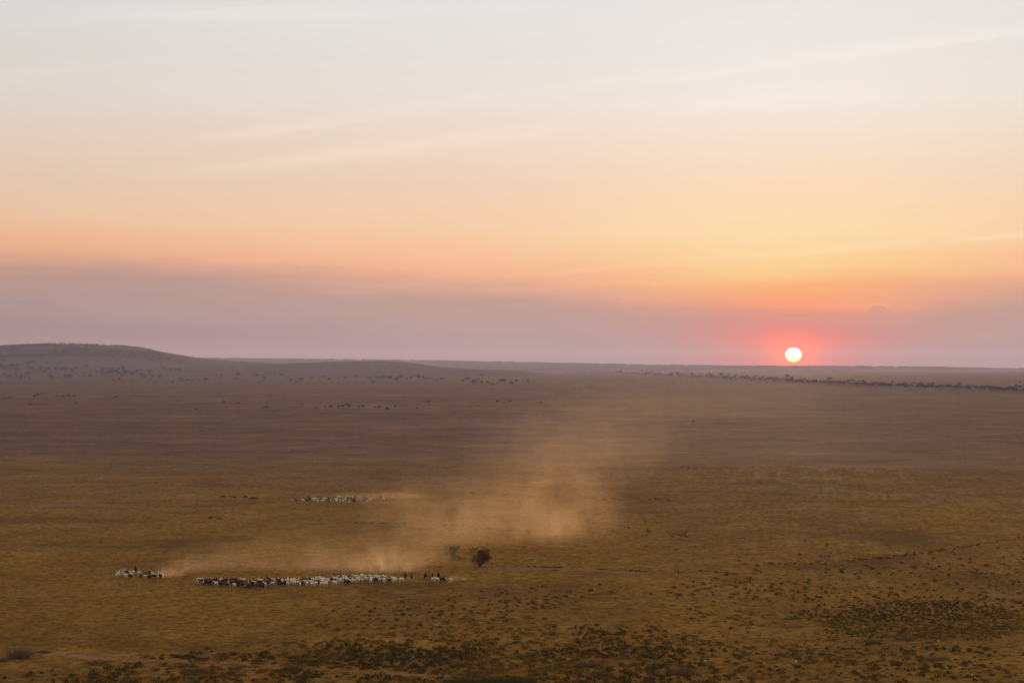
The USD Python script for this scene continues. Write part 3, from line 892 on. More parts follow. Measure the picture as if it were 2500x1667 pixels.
for px, py, lab in [(1721, 1617, 'small white stone at the lower right of centre'), (1944, 1618, 'small white stone among dwarf shrubs at lower right'), (2317, 1491, 'small white stone in the upper part of the oval shrub patch'), (2290, 1568, 'small white stone at the lower edge of oval shrub patch'),
                    (559, 1514, 'single white stone on the open grass below the big herd'), (2373, 1650, 'small white stone beside a shrub near the bottom right'), (1368, 1374, 'pale stone on the grass right of the bushy tree')]:
    x, y, z, r = at(px, py)
    s = trimesh.creation.icosphere(1, 0.17)
    s.vertices *= 1 + 0.25 * (rng.random((len(s.vertices), 1)) - .5)
    s.vertices *= [1.1, 0.9, 0.8]
    s.apply_translation([x, y, z + 0.06])
    tag(obj('stone', s, M['stone'], smooth=50), lab, 'stone')

# ------------------------------------------------------------------ dwarf shrubs
SHRUB_KINDS = [('olive', 'olive green'), ('rust', 'rusty brown'), ('dark', 'dark green'), ('grey', 'greyish')]
SHRUBS = {}
for ki, (k, words) in enumerate(SHRUB_KINDS):
    for j in range(3):
        p = proto(f'{k}_shrub_{"abc"[j]}')
        obj('foliage', shrub_mesh(100 + 10 * ki + j, 1.15, 0.52, 170, 0.075), M[k], p)
        SHRUBS[(k, j)] = p
SHRUB_LIGHT = [(shrub_mesh(200 + 10 * ki + j, 1.1, 0.5, 90, 0.095), M[k]) for ki, (k, _) in enumerate(SHRUB_KINDS) for j in range(3)]


def density(px, py):
    """How thick the dwarf shrubs stand, over the photograph's pixels."""
    n = meshkit.fbm(np.stack([px / 90, py / 26, np.zeros_like(px)], -1), 3, 11)
    n2 = meshkit.fbm(np.stack([px / 260, py / 60, np.ones_like(px)], -1), 2, 15)
    d = np.zeros_like(px)
    low = np.clip((py - np.interp(px, [0, 250, 400, 800, 1000, 1500, 2500], [1640, 1618, 1590, 1555, 1532, 1520, 1600])) / 40, 0, 1)
    d = np.maximum(d, low * np.interp(px, [0, 300, 700, 1600, 1800, 2500], [0.35, .8, 1.0, .75, .28, .2]) * np.clip((n - .30) * 4.5, 0.05, 1))
    up = np.clip((py - np.interp(px, [0, 560, 700, 900, 1250, 1700, 2500], [1700, 1590, 1520, 1452, 1425, 1400, 1420])) / 60, 0, 1)
    d = np.maximum(d, up * 0.16 * np.clip((n2 - .30) * 4, 0, 1))
    oval = ((px - 2240) / 250) ** 2 + ((py - 1516) / 54) ** 2
    d = np.maximum(d, np.clip((1.12 - oval + (n - .5) * 1.0) * 3.5, 0, 1) * 1.25)
    tail = ((px - 2040) / 130) ** 2 + ((py - 1500) / 22) ** 2
    d = np.maximum(d, np.clip((1.1 - tail) * 2, 0, 1) * 0.5)
    right = (px > 1500) & (py > 1325) & (py < 1430)
    d = np.maximum(d, right * np.interp(px, [1500, 1800, 2500], [.01, .04, .065]) * np.clip((py - 1325) / 50, 0, 1) * np.clip((n2 - .35) * 5, 0, 1))
    gap = ((px - 1800) / 330) ** 2 + ((py - 1478) / 26) ** 2
    d *= np.clip(gap, 0.15, 1)
    # the track stays open
    ty = np.interp(px, [90, 250, 420, 640, 860, 1100], [1596, 1606, 1615, 1625, 1638, 1652])
    d *= np.where((px < 1100) & (np.abs(py - ty) < 5), 0.05, 1)
    d *= np.where((px < 760) & (py < ty - 6) & (px < 330), 0.0, 1)
    return d


rs = np.random.default_rng(31)
cand = 150000
# candidates even over the land, not over the picture
r_ = np.sqrt(rs.uniform(232 ** 2, 460 ** 2, cand))
a_ = np.radians(rs.uniform(-17.6, 17.6, cand))
X, Y = r_ * np.sin(a_), r_ * np.cos(a_)
dip = EYE / r_ / 1.0
PX = 1250 + FPX * np.tan(a_)
PY = HORIZON_Y + FPX * (EYE - ground_z(X, Y)) / (r_ * np.cos(a_))
keep = rs.random(cand) < density(PX, PY) * 0.46
X, Y, PX, PY, r_ = X[keep], Y[keep], PX[keep], PY[keep], r_[keep]
size = rs.uniform(0.50, 1.15, len(X)) ** 1.2 * np.where(PY > 1580, 1.05, 0.92)
size *= np.where(((PX - 2240) / 260) ** 2 + ((PY - 1516) / 56) ** 2 < 1.2, 0.8, 1.0)
# drop those standing inside another
order = np.argsort(-size)
from scipy.spatial import cKDTree
tree = cKDTree(np.c_[X, Y])
dead = np.zeros(len(X), bool)
for i in order:
    if dead[i]:
        continue
    for j in tree.query_ball_point((X[i], Y[i]), 0.42 * size[i] + 0.22):
        if j != i and size[j] <= size[i]:
            dead[j] = True
X, Y, PX, PY, r_, size = (q[~dead] for q in (X, Y, PX, PY, r_, size))
mixn = meshkit.fbm(np.c_[X / 14, Y / 14, np.zeros(len(X))], 3, 21)
t = mixn + rs.normal(0, .10, len(X))
kid = np.where(t < .40, 2, np.where(t < .50, 1, np.where(t < .72, 0, 3)))
kid = np.where((PY < 1480) & (rs.random(len(X)) < .6), 2, kid)
inframe = (PX > 12) & (PX < 2488) & (PY < 1655)
px_size = np.where(inframe, size / r_, 0)
big = np.zeros(len(X), bool)
big[np.argsort(-px_size)[:298]] = True


def shrub_zone(px, py):
    if ((px - 2240) / 270) ** 2 + ((py - 1516) / 60) ** 2 < 1.1:
        return 'in the dark oval patch'
    if py > 1615:
        return 'along the bottom edge, ' + ('far left' if px < 450 else 'left of centre' if px < 900 else 'centre' if px < 1500 else 'right of centre' if px < 2000 else 'far right')
    if py > 1560:
        return 'in the low band ' + ('near the track' if px < 600 else 'below the herd' if px < 1000 else 'below centre' if px < 1500 else 'right of centre' if px < 2000 else 'below oval patch')
    return 'on open grass ' + ('below the herd' if px < 1250 else 'right of centre' if px < 1900 else 'near the oval patch')


Zs = ground_z(X, Y)
near = cKDTree(np.c_[X, Y]).query(np.c_[X, Y], k=3)[0][:, 2]
shrub_labels = []
for i in np.nonzero(big)[0]:
    k, words = SHRUB_KINDS[kid[i]]
    tall = rs.uniform(.80, 1.15)
    p = copy('dwarf_shrub', SHRUBS[(k, int(rs.integers(0, 3)))], (X[i], Y[i], Zs[i]), rs.uniform(0, 6.28), (size[i] * rs.uniform(.9, 1.3), size[i] * rs.uniform(.9, 1.2), size[i] * tall))
    shape = 'tall' if tall > 1.03 else 'flat' if tall < .90 else 'round'
    crowd = 'crowded' if near[i] < 1.5 else 'free-standing'
    shrub_labels.append((p, PX[i], f'{{}} {crowd} {shape} {words} shrub from the left {shrub_zone(PX[i], PY[i])}', 'shrub', 'nearest dwarf shrubs on the plain'))
number_labels(shrub_labels)
rest = ~big
n = rest.sum()
print('shrubs', len(X), 'rest', n)
instancer('shrub_cover', SHRUB_LIGHT, np.c_[X, Y, Zs][rest], kid[rest] * 3 + rs.integers(0, 3, n), rs.uniform(0, 6.28, n), np.stack([size[rest] * rs.uniform(.85, 1.3, n), size[rest] * rs.uniform(.85, 1.3, n), size[rest] * rs.uniform(.8, 1.1, n)], 1), 'smaller and farther dwarf shrubs spread over the lower plain')


# dark tussock lines along the little bank edges
def tussock_line(pts, n, spread, label, seed, s0=0.7):
    rs = np.random.default_rng(seed)
    P = np.array(pts, float)
    u = rs.uniform(P[0, 0], P[-1, 0], n)
    keep = meshkit.fbm(np.c_[u / 22, np.zeros(n), np.full(n, seed)], 2, 4) > 0.40
    u = u[keep]
    v = np.interp(u, P[:, 0], P[:, 1]) + rs.normal(0, spread, len(u))
    x, y, z, r = quick_at(u, v)
    n = len(u)
    instancer('tussock_line', SHRUB_LIGHT[6:9], np.c_[x, y, z], rs.integers(0, 3, n), rs.uniform(0, 6.28, n), s0 * rs.uniform(.6, 1.3, n), label)


tussock_line([(1280, 1382), (1400, 1387), (1500, 1392), (1580, 1395), (1640, 1401)], 230, 0.9, 'dark tussocks along the bank above the bare pan', 1, .42)
tussock_line([(1640, 1398), (1720, 1393), (1800, 1400)], 40, 1.2, 'sparse dark tussocks continuing the bank line', 2, .5)
tussock_line([(2060, 1367), (2150, 1364), (2230, 1352), (2310, 1342), (2400, 1327), (2500, 1312)], 170, 1.8, 'dark tussock line climbing to the right edge', 3, .48)
tussock_line([(1480, 1291), (1520, 1295), (1580, 1299), (1680, 1306)], 60, 4.5, 'dark tussocks right of the tall dust cloud', 4, .6)
tussock_line([(510, 1265), (560, 1266), (600, 1267)], 40, 1.2, 'short dark tussock line above the herds', 5, .7)
tussock_line([(840, 1275), (1000, 1279), (1150, 1286), (1300, 1300)], 90, 0.9, 'thin dark tussock line half lost in dust', 6, .6)
tussock_line([(1150, 1205), (1400, 1215), (1700, 1222)], 60, 2.0, 'very thin far tussock line on the brown plain', 7, .8)

# ------------------------------------------------------------------ grass tufts of the near plain
rs = np.random.default_rng(41)
n = 110000
r_ = 232 + (760 - 232) * rs.random(n) ** 1.3
a_ = np.radians(rs.uniform(-17.6, 17.6, n))
X, Y = r_ * np.sin(a_), r_ * np.cos(a_)
keep = meshkit.fbm(np.c_[X / 5, Y / 5, np.zeros(n)], 3, 51) > 0.36 + 0.30 * np.clip((r_ - 330) / 430, 0, 1) * rs.random(n)
X, Y, r_ = X[keep], Y[keep], r_[keep]
n = len(X)
TUFTS = [(tuft_mesh(300 + j), M['grass']) for j in range(4)]
sc = rs.uniform(.6, 1.25, n) * np.interp(r_, [232, 700], [0.9, 1.1])
instancer('grass', TUFTS, np.c_[X, Y, ground_z(X, Y) - 0.02], rs.integers(0, 4, n), rs.uniform(0, 6.28, n), np.stack([sc * 1.4, sc * 1.4, sc * 0.85], 1), 'dry golden grass tufts covering the near plain')
# greener grass at the very bottom edge
u, v = rs.uniform(1080, 1300, 400), rs.normal(1668, 5, 400)
x, y, z, _ = quick_at(u, v)
instancer('green_grass', [(tuft_mesh(400 + j, 16, .6, .7), M['green']) for j in range(3)], np.c_[x, y, z], rs.integers(0, 3, 400), rs.uniform(0, 6.28, 400), rs.uniform(.7, 1.3, 400), 'tall fresh green grass at the bottom edge below centre')

# ------------------------------------------------------------------ livestock
def sph(c, r, n=10):
    return m3.Manifold.sphere(float(r), n).translate(tuple(map(float, c)))


def bone(a, ra, b, rb, n=10):
    return m3.Manifold.batch_hull([sph(a, ra, n), sph(b, rb, n)])


def solid_mesh(parts, length, iters=6):
    m = m3.Manifold.batch_boolean(parts, m3.OpType.Add).refine_to_length(length)
    k = m.to_mesh()
    t = trimesh.Trimesh(k.vert_properties[:, :3], k.tri_verts, process=True)
    trimesh.smoothing.filter_taubin(t, iterations=iters)
    return t


def goat_mesh(pose, woolly=False):
    """Faces -x, hooves at z = 0, about 0.75 m at the back."""
    P = []
    f = 1.14 if woolly else 1.0
    P.append(m3.Manifold.batch_hull([sph((-.26, 0, .56), .145 * f), sph((0, 0, .53), .165 * f), sph((.26, 0, .57), .14 * f), sph((-.22, 0, .66), .08 * f), sph((.25, 0, .67), .08 * f)]))
    P.append(bone((-.27, 0, .50), .12 * f, (-.30, 0, .60), .10 * f))
    if pose == 'graze':
        n0, n1, hd, mz = (-.32, 0, .62), (-.54, 0, .42), (-.60, 0, .30), (-.66, 0, .13)
    elif pose == 'up':
        n0, n1, hd, mz = (-.30, 0, .64), (-.44, 0, .86), (-.50, 0, .91), (-.64, 0, .85)
    else:
        n0, n1, hd, mz = (-.31, 0, .63), (-.50, 0, .74), (-.57, 0, .77), (-.71, 0, .67)
    n0, n1, hd, mz = map(np.array, (n0, n1, hd, mz))
    P.append(bone(n0, .10 * f, n1, .062))
    P.append(bone(hd, .066, mz, .036))
    for s in (-1, 1):
        e0 = hd + [0.03, s * .055, .03]
        P.append(m3.Manifold.batch_hull([sph(e0, .018, 6), sph(e0 + [0.03, s * .07, -.03], .022, 6), sph(e0 + [0.05, s * .11, -.07], .010, 6)]))
        if not woolly:
            h0 = hd + [0.03, s * .028, .05]
            P.append(bone(h0, .016, h0 + [.07, s * .03, .09], .011, 6))
            P.append(bone(h0 + [.07, s * .03, .09], .011, h0 + [.15, s * .055, .11], .005, 6))
    st = .10
    legs = [((-.24, .085), -st), ((-.24, -.085), st * .8), ((.27, .085), st * .9), ((.27, -.085), -st * .7)]
    for i, ((lx, ly), d) in enumerate(legs):
        if i < 2:
            P.append(bone((lx, ly, .50), .070, (lx + d * .4, ly, .29), .034))
            P.append(bone((lx + d * .4, ly, .29), .030, (lx + d, ly, .07), .021))
        else:
            P.append(bone((lx, ly, .54), .092, (lx - .05 + d * .3, ly, .37), .050))
            P.append(bone((lx - .05 + d * .3, ly, .37), .044, (lx + .05 + d * .7, ly, .23), .028))
            P.append(bone((lx + .05 + d * .7, ly, .23), .026, (lx + .03 + d, ly, .06), .020))
        fx = lx + d + (.03 if i > 1 else 0)
        P.append(m3.Manifold.batch_hull([sph((fx, ly, .055), .022, 8), sph((fx - .03, ly, .016), .016, 8), sph((fx + .015, ly, .018), .018, 8)]))
    if woolly:
        P.append(m3.Manifold.batch_hull([sph((.37, 0, .60), .07), sph((.42, 0, .46), .065), sph((.41, 0, .34), .03)]))
    else:
        P.append(bone((.36, 0, .66), .026, (.44, 0, .73), .014, 6))
    t = solid_mesh(P, 0.07, 4)
    t.vertices[:, 2] -= t.vertices[:, 2].min()
    return t


COATS = dict(black=(.010, .007, .006), brown=(.10, .042, .020), darkbrown=(.034, .015, .009), white=(.86, .72, .54), cream=(.66, .47, .30), tan=(.26, .15, .08), grey=(.16, .115, .08))


def coat(t, kind, seed):
    v = t.vertices
    W, B, D = (np.array(COATS[k]) for k in ('white', 'black', 'darkbrown'))
    n = meshkit.fbm(v * [4.5, 4.5, 5.0] + seed * 3.1, 3, seed)
    if kind == 'patched':
        c = np.where((n > .5)[:, None], W, B)
    elif kind == 'brownpatched':
        c = np.where((n > .48)[:, None], W, np.array(COATS['brown']))
    elif kind == 'blackhead':
        c = np.where((v[:, 0] < -.40 + (n - .5) * .15)[:, None], B, W)
    else:
        c = np.tile(COATS[kind], (len(v), 1)) * (0.82 + .36 * n)[:, None]
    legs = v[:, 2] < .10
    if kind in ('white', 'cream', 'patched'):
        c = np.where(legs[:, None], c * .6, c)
    return c


WORDS = dict(black='black', brown='reddish brown', darkbrown='dark brown', white='white', cream='cream', tan='tan', grey='grey', patched='black and white patched', brownpatched='brown and white patched', blackhead='black-headed white')
GEOM = {(p, w): goat_mesh(p, w) for p in ('walk', 'graze', 'up') for w in (False, True)}
ANIMALS = {}


def animal(kind, woolly, pose):
    key = (kind, woolly, pose)
    if key not in ANIMALS:
        v, f, nrm = meshkit.arrays(GEOM[(pose, woolly)], True)
        t = trimesh.Trimesh(v, f, process=False)
        p = proto(f'{kind}_{"sheep" if woolly else "goat"}_{pose}')
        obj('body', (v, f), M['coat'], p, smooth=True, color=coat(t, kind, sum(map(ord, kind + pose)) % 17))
        ANIMALS[key] = p
    return ANIMALS[key]


stock_labels = []


def put(px, py, kind, woolly, heading, where, group, s=None, pose=None):
    x, y, z, r = (float(q) for q in quick_at(np.array([px]), np.array([py])))if False else tuple(float(q[0]) for q in quick_at(np.array([px]), np.array([py])))
    pose = pose or rnd.choices(['walk', 'graze', 'up'], [6, 3, 1.5])[0]
    word = 'sheep' if woolly else 'goat'
    s = s or rnd.uniform(0.95, 1.18)
    p = copy(word, animal(kind, woolly, pose), (x, y, z), heading, (s * .94, s, s * 1.12))
    stock_labels.append((p, px, f'{{}} {WORDS[kind]} {word} from left, {where}', word, group))
    return p


def pick(table):
    ks = list(table)
    return rnd.choices(ks, [table[k] for k in ks])[0]


DARK = dict(black=6, darkbrown=5, brown=3, patched=1.5, white=1.6, tan=1.0, grey=.6)
MIXED = dict(black=3, darkbrown=2, brown=2, patched=3, white=4, cream=2, blackhead=1.5, tan=1)
PALE = dict(white=8, cream=4, blackhead=2.6, patched=2, black=1.4, brown=1.8, tan=1.4, brownpatched=1.8, darkbrown=.7, grey=.7)


def herd(n, x0, x1, back, front, table, where_of, group, gap, woolly_p, seed):
    """Animals spread between a back and a front line of the picture, none standing in another."""
    got = []
    tries = 0
    r2 = random.Random(seed)
    while len(got) < n and tries < 60000:
        tries += 1
        px = r2.uniform(x0, x1)
        b, f = np.interp(px, *zip(*back)), np.interp(px, *zip(*front))
        py = b + (f - b) * r2.random()
        x, y = (float(q[0]) for q in quick_at(np.array([px]), np.array([py]))[:2])
        if any(((x - a) / gap[0]) ** 2 + ((y - c) / gap[1]) ** 2 < 1 for a, c, *_ in got):
            continue
        got.append((x, y, px, py, (py - b) / max(f - b, 1e-6)))
    for x, y, px, py, t in got:
        kind = pick(table(px, t))
        hd = rnd.gauss(0, .75) if rnd.random() < .84 else rnd.uniform(-1.7, 1.7)
        put(px, py, kind, rnd.random() < woolly_p(px), hd, where_of(px, t), group)
    return len(got)


back = [(484, 1421), (500, 1419.5), (590, 1420), (620, 1423), (655, 1416), (680, 1421), (720, 1420), (770, 1418), (800, 1413), (850, 1411.5), (900, 1411), (935, 1411.5), (950, 1416), (976, 1420.5)]
front = [(484, 1422.5), (500, 1429), (520, 1433), (560, 1434), (580, 1437), (600, 1438), (640, 1437), (670, 1436), (700, 1430), (740, 1431), (780, 1432), (850, 1427), (900, 1423), (940, 1423.5), (960, 1422), (976, 1421.5)]


def where_main(px, t):
    row = 'front row' if t > .68 else 'back row' if t < .3 else 'middle rows'
    sec = 'leading tip' if px < 560 else 'dark part' if px < 650 else 'middle' if px < 760 else 'pale part' if px < 860 else 'tail end'
    return f'{row}, {sec} of big herd'


def table_main(px, t):
    if px < 690:
        return DARK if t > .25 else MIXED
    if px < 770:
        return MIXED
    return PALE


N1 = herd(228, 484, 976, back, front, table_main, where_main, 'goats and sheep of the big herd', (.84, .56), lambda px: .15 if px < 700 else .55, 3)
put(980, 1421.5, 'blackhead', True, 0.0, 'last of the big herd', 'goats and sheep of the big herd', 1.25, 'walk')
put(962, 1419.5, 'blackhead', False, 0.1, 'just ahead of the last sheep', 'goats and sheep of the big herd', 1.2, 'up')
N2 = herd(34, 286, 400, [(285, 1405), (300, 1399), (320, 1398), (345, 1400), (370, 1405), (400, 1407)], [(285, 1409), (300, 1412), (340, 1414), (370, 1414), (400, 1412)],
          lambda px, t: MIXED if px < 350 else dict(white=5, cream=3, tan=2, black=3, brown=2, patched=1), lambda px, t: ('front row' if t > .5 else 'back row') + f', {"left" if px < 322 else "middle" if px < 360 else "right"} third of small left herd', 'goats and sheep of the small left herd', (.80, .55), lambda px: .4, 5)
for px, py, k, w, h, pose in [(1044, 1421, 'tan', False, 0.2, 'walk'), (1057, 1420, 'blackhead', True, .3, 'walk'), (1067, 1420, 'white', True, 0.0, 'walk'), (1078, 1421, 'black', False, 3.0, 'up'), (1085, 1421.5, 'darkbrown', False, 0.1, 'walk'), (1093, 1422, 'patched', False, .9, 'walk'), (1100, 1422, 'blackhead', True, -.9, 'walk')]:
    put(px, py, k, w, h, 'straggling group right of the herders', 'stragglers beside the herders', 1.12, pose)
FAR = dict(white=7, cream=4, black=3, patched=3, grey=1.5, darkbrown=1.5)
for i in range(9):
    put(714 + i * 8.6 + rnd.uniform(-1.5, 1.5), 1225 + rnd.uniform(-2.0, .8), pick(MIXED), rnd.random() < .3, rnd.gauss(0, .5), 'leading file of the far herd', 'goats and sheep of the far herd')
herd(46, 768, 906, [(768, 1221), (800, 1218), (830, 1214), (870, 1214), (906, 1222)], [(768, 1226), (800, 1227), (850, 1228), (906, 1227)], lambda px, t: FAR, lambda px, t: ('near side' if t > .5 else 'far side') + f', {"left" if px < 815 else "middle" if px < 860 else "right"} part of the far herd', 'goats and sheep of the far herd', (1.2, 3.0), lambda px: .5, 9)
for px, py in [(930, 1218), (936, 1221), (945, 1218), (949, 1220)]:
    put(px, py, pick(FAR), True, rnd.gauss(0, .5), 'trailing at the right end of the far herd', 'goats and sheep of the far herd')
print('goats', N1, N2, len(stock_labels))
number_labels(stock_labels)


def donkey_mesh():
    P = [m3.Manifold.batch_hull([sph((-.36, 0, .86), .19), sph((0, 0, .80), .24), (sph((.38, 0, .87), .20)), sph((.36, 0, .98), .11), sph((-.34, 0, 1.0), .09)])]
    P.append(bone((-.42, 0, .92), .15, (-.78, 0, .66), .09))
    P.append(bone((-.82, 0, .60), .095, (-.92, 0, .30), .055))
    for s in (-1, 1):
        P.append(m3.Manifold.batch_hull([sph((-.78, s * .05, .70), .022, 6), sph((-.70, s * .09, .82), .028, 6), sph((-.66, s * .10, .90), .010, 6)]))
    for i, (lx, ly, d) in enumerate([(-.34, .12, -.08), (-.34, -.12, .08), (.40, .12, .10), (.40, -.12, -.05)]):
        if i < 2:
            P += [bone((lx, ly, .78), .10, (lx + d * .4, ly, .44), .052), bone((lx + d * .4, ly, .44), .046, (lx + d, ly, .10), .034)]
        else:
            P += [bone((lx, ly, .84), .135, (lx - .06, ly, .60), .075), bone((lx - .06, ly, .60), .066, (lx + .08 + d * .5, ly, .40), .044), bone((lx + .08 + d * .5, ly, .40), .040, (lx + .05 + d, ly, .10), .032)]
        fx = lx + d + (.05 if i > 1 else 0)
        P.append(m3.Manifold.batch_hull([sph((fx, ly, .09), .036, 8), sph((fx - .04, ly, .03), .03, 8), sph((fx + .02, ly, .03), .03, 8)]))
    P.append(bone((.54, 0, .92), .03, (.60, 0, .50), .03, 6))
    t = solid_mesh(P, 0.11, 4)
    t.vertices[:, 2] -= t.vertices[:, 2].min()
    return t


v, f, _ = meshkit.arrays(donkey_mesh(), True)
dk = proto('grey_donkey')
obj('body', (v, f), M['coat'], dk, smooth=True, color=np.where((v[:, 2] < .62)[:, None], [.15, .12, .10], [.085, .068, .058]))
for px, py, h, lab in [(545, 1218, 0.2, 'leftmost of the grey grazing donkeys, farthest left of the far herd'), (573, 1220, 0.3, 'second grey donkey from the left, grazing alone'), (600, 1219, 0.0, 'third grey donkey from the left, just left of a close pair'),
                       (616, 1222, 0.1, 'left one of the close pair of grey donkeys'), (626, 1222, -.1, 'right one of the close pair of grey donkeys')]:
    x, y, z, r = tuple(float(q[0]) for q in quick_at(np.array([px]), np.array([py])))
    tag(copy('donkey', dk, (x, y, z), h, (1.15, 1.15, 1.15)), lab, 'donkey', 'grey donkeys left of the far herd')

# ------------------------------------------------------------------ herders
def person(px, py, height, heading, label, robe, cape=None, stride=.16, lean=0.0, stick=None, wide=1.0, arms=(0.0, 0.0), flare=0.0):
    """A standing or walking herder in wrapped cloths; faces -x before turning by heading."""
    x, y, z, r = tuple(float(q[0]) for q in quick_at(np.array([px]), np.array([py])))
    k = height / 1.72
    root = UsdGeom.Xform.Define(stage, numbered('person'))
    place(root, (x, y, z), heading, k)
    root = root.GetPrim()
    J = lambda a, b, c: np.array([a - lean * max(c - .9, 0) * 1.1, b, c])
    hip, chest, neck, head = J(0, 0, .92), J(0, 0, 1.28), J(-.02, 0, 1.48), J(-.045, 0, 1.60)
    P = [m3.Manifold.batch_hull([sph(J(0, .09, .92), .105), sph(J(0, -.09, .92), .105), sph(J(0, .07, 1.08), .09), sph(J(0, -.07, 1.08), .09)]),
         m3.Manifold.batch_hull([sph(J(0, .07, 1.08), .09), sph(J(0, -.07, 1.08), .09), sph(J(0, .12, 1.34), .085), sph(J(0, -.12, 1.34), .085)]),
         m3.Manifold.batch_hull([sph(J(0, .16, 1.39), .06), sph(J(0, -.16, 1.39), .06), sph(J(0, 0, 1.42), .07)]),
         bone(J(0, 0, 1.40), .062, neck, .052),
         m3.Manifold.batch_hull([sph(head + [0.015, 0, .035], .092, 14), sph(head + [-.02, 0, -.04], .066, 12), sph(head + [-.045, 0, -.085], .040, 10)]),
         m3.Manifold.batch_hull([sph(head + [-.083, 0, .02], .010, 6), sph(head + [-.102, 0, -.025], .013, 6), sph(head + [-.080, 0, -.03], .016, 6)]),
         bone(head + [-.078, .02, -.066], .010, head + [-.078, -.02, -.066], .010, 6)]
    for s in (-1, 1):
        P.append(m3.Manifold.batch_hull([sph(head + [.01, s * .088, .015], .016, 6), sph(head + [.015, s * .09, -.03], .012, 6)]))
        P.append(bone(head + [-.072, s * .032, .022], .012, head + [-.074, s * .030, .020], .011, 6))
        d = -stride if s > 0 else stride
        knee, ankle = J(d * .55 - .03, s * .10, .50), J(d, s * .10, .08)
        P += [bone(J(0, s * .095, .90), .095, knee, .060), bone(knee, .058, ankle + [.0, 0, 0], .036)]
        P.append(m3.Manifold.batch_hull([sph(ankle + [.03, 0, -.04], .036, 8), sph(ankle + [-.12, s * .02, -.055], .026, 8), sph(ankle + [-.17, s * .02, -.06], .018, 8)]))
    hands = []
    for s, a in zip((-1, 1), arms):
        sh = J(0, s * .19, 1.39)
        el = sh + [-.28 * math.sin(a) + .02, s * .06, -.28 * math.cos(a)]
        wr = el + [-.25 * math.sin(a + .35), s * .01, -.25 * math.cos(a + .35)]
        P += [bone(sh, .055, el, .040), bone(el, .040, wr, .027)]
        dirn = (wr - el) / np.linalg.norm(wr - el)
        pc = wr + dirn * .05
        side = np.array([dirn[2], 0, -dirn[0]])
        hands.append(m3.Manifold.batch_hull([sph(wr, .022, 6), sph(pc + side * .030, .016, 6), sph(pc - side * .030, .016, 6), sph(pc + dirn * .04, .016, 6)]))
        curl = np.array([0, -s * 1.0, 0])
        for q, ln in zip((-.030, -.010, .010, .030), (.058, .072, .076, .064)):
            b0 = pc + side * q + dirn * .03
            b1 = b0 + dirn * ln * .5 + curl * .010
            b2 = b1 + dirn * ln * .4 + curl * .028
            hands += [bone(b0, .010, b1, .009, 6), bone(b1, .009, b2, .007, 6)]
        t0 = wr + dirn * .02 + side * .022
        t1 = t0 + side * .032 + dirn * .025
        hands += [bone(t0, .012, t1, .010, 6), bone(t1, .010, t1 + dirn * .028 - side * .004, .008, 6)]
        if stick and s == stick:
            grip = pc + dirn * .04
    body = solid_mesh(P, 0.05, 5)
    hm = m3.Manifold.batch_boolean(hands, m3.OpType.Add).to_mesh()
    body = trimesh.util.concatenate([body, trimesh.Trimesh(hm.vert_properties[:, :3], hm.tri_verts)])
    lowest = body.vertices[:, 2].min()
    body.vertices[:, 2] -= lowest
    obj('body', body, M['skin'], root, smooth=60)
    cap = trimesh.creation.icosphere(2, .099)
    cap.vertices *= [1.0, .97, .95]
    cap = trimesh.intersections.slice_mesh_plane(cap, [.75, 0, .65], [.01, 0, .0], cap=False)
    cap.vertices += head + [.022, 0, .042 - lowest]
    obj('hair', cap, M['hair'], root, smooth=60)

    def loft(rings, folds, seed, amp):
        nA = 40
        ang = np.arange(nA) * 2 * np.pi / nA
        V = []
        for zc, cx, cy, rx, ry in rings:
            w = 1 + amp * np.clip((1.45 - zc), 0.05, 1) * np.sin(ang * folds + seed + zc * 1.5)
            V.append(np.stack([cx + rx * w * np.cos(ang), cy + ry * w * np.sin(ang), np.full(nA, zc - lowest)], 1))
        V = np.vstack(V)
        m = len(rings)
        i, j = np.meshgrid(np.arange(m - 1), np.arange(nA), indexing='ij')
        q = np.stack([i * nA + j, i * nA + (j + 1) % nA, (i + 1) * nA + (j + 1) % nA, (i + 1) * nA + j], -1).reshape(-1, 4)
        f = np.vstack([q[:, [0, 1, 2]], q[:, [0, 2, 3]]])
        top, bot = len(V), len(V) + 1
        V = np.vstack([V, V[:nA].mean(0), V[-nA:].mean(0)])
        kk = np.arange(nA)
        f = np.vstack([f, np.stack([np.full(nA, top), kk, (kk + 1) % nA], 1), np.stack([np.full(nA, bot), (m - 1) * nA + (kk + 1) % nA, (m - 1) * nA + kk], 1)])
        return V, f
    c = lambda zz: -lean * max(zz - .9, 0) * 1.1
    w = wide
    rings = [(1.475, c(1.47) + .01, 0, .075, .085), (1.44, c(1.44), 0, .11, .17), (1.38, c(1.38), 0, .125 * w, .235 * w), (1.20, c(1.2), 0, .155 * w, .235 * w), (1.0, c(1.0), 0, .17 * w, .225 * w), (.8, 0, 0, .19 * w + stride * .15, .225 * w), (.6, .01, 0, .20 * w + stride * .4, .23 * w), (.42, .02 + flare * .1, 0, .20 * w + stride * .7, .235 * w)]
    obj('robe', loft(rings, 7, px, .10), M[robe], root, smooth=70)
    if cape:
        rings = [(1.50, c(1.5) + .03, 0, .085, .10), (1.45, c(1.45) + .025, 0, .14, .20), (1.36, c(1.36) + .05, 0, .165 * w, .26 * w), (1.15, c(1.15) + .09 + flare * .25, 0, .18 * w + flare * .2, .27 * w), (.95, .13 + flare * .55, 0, .17 * w + flare * .25, .26 * w), (.74, .19 + flare * .95, 0, .13 + flare * .3, .24 * w)]
        obj('cloak', loft(rings, 6, px + 1, .12), M[cape], root, smooth=70)
    if stick:
        d = np.array([-.35, 0, 1.0])
        d /= np.linalg.norm(d)
        gz = grip - [0, 0, lowest]
        obj('herding_stick', limb([gz - d * min(gz[2] / d[2], .9) * .98, gz + d * .55], [.014, .012], 6), M['stick'], root)
    tag(root, label, 'person', 'herders walking with the animals')


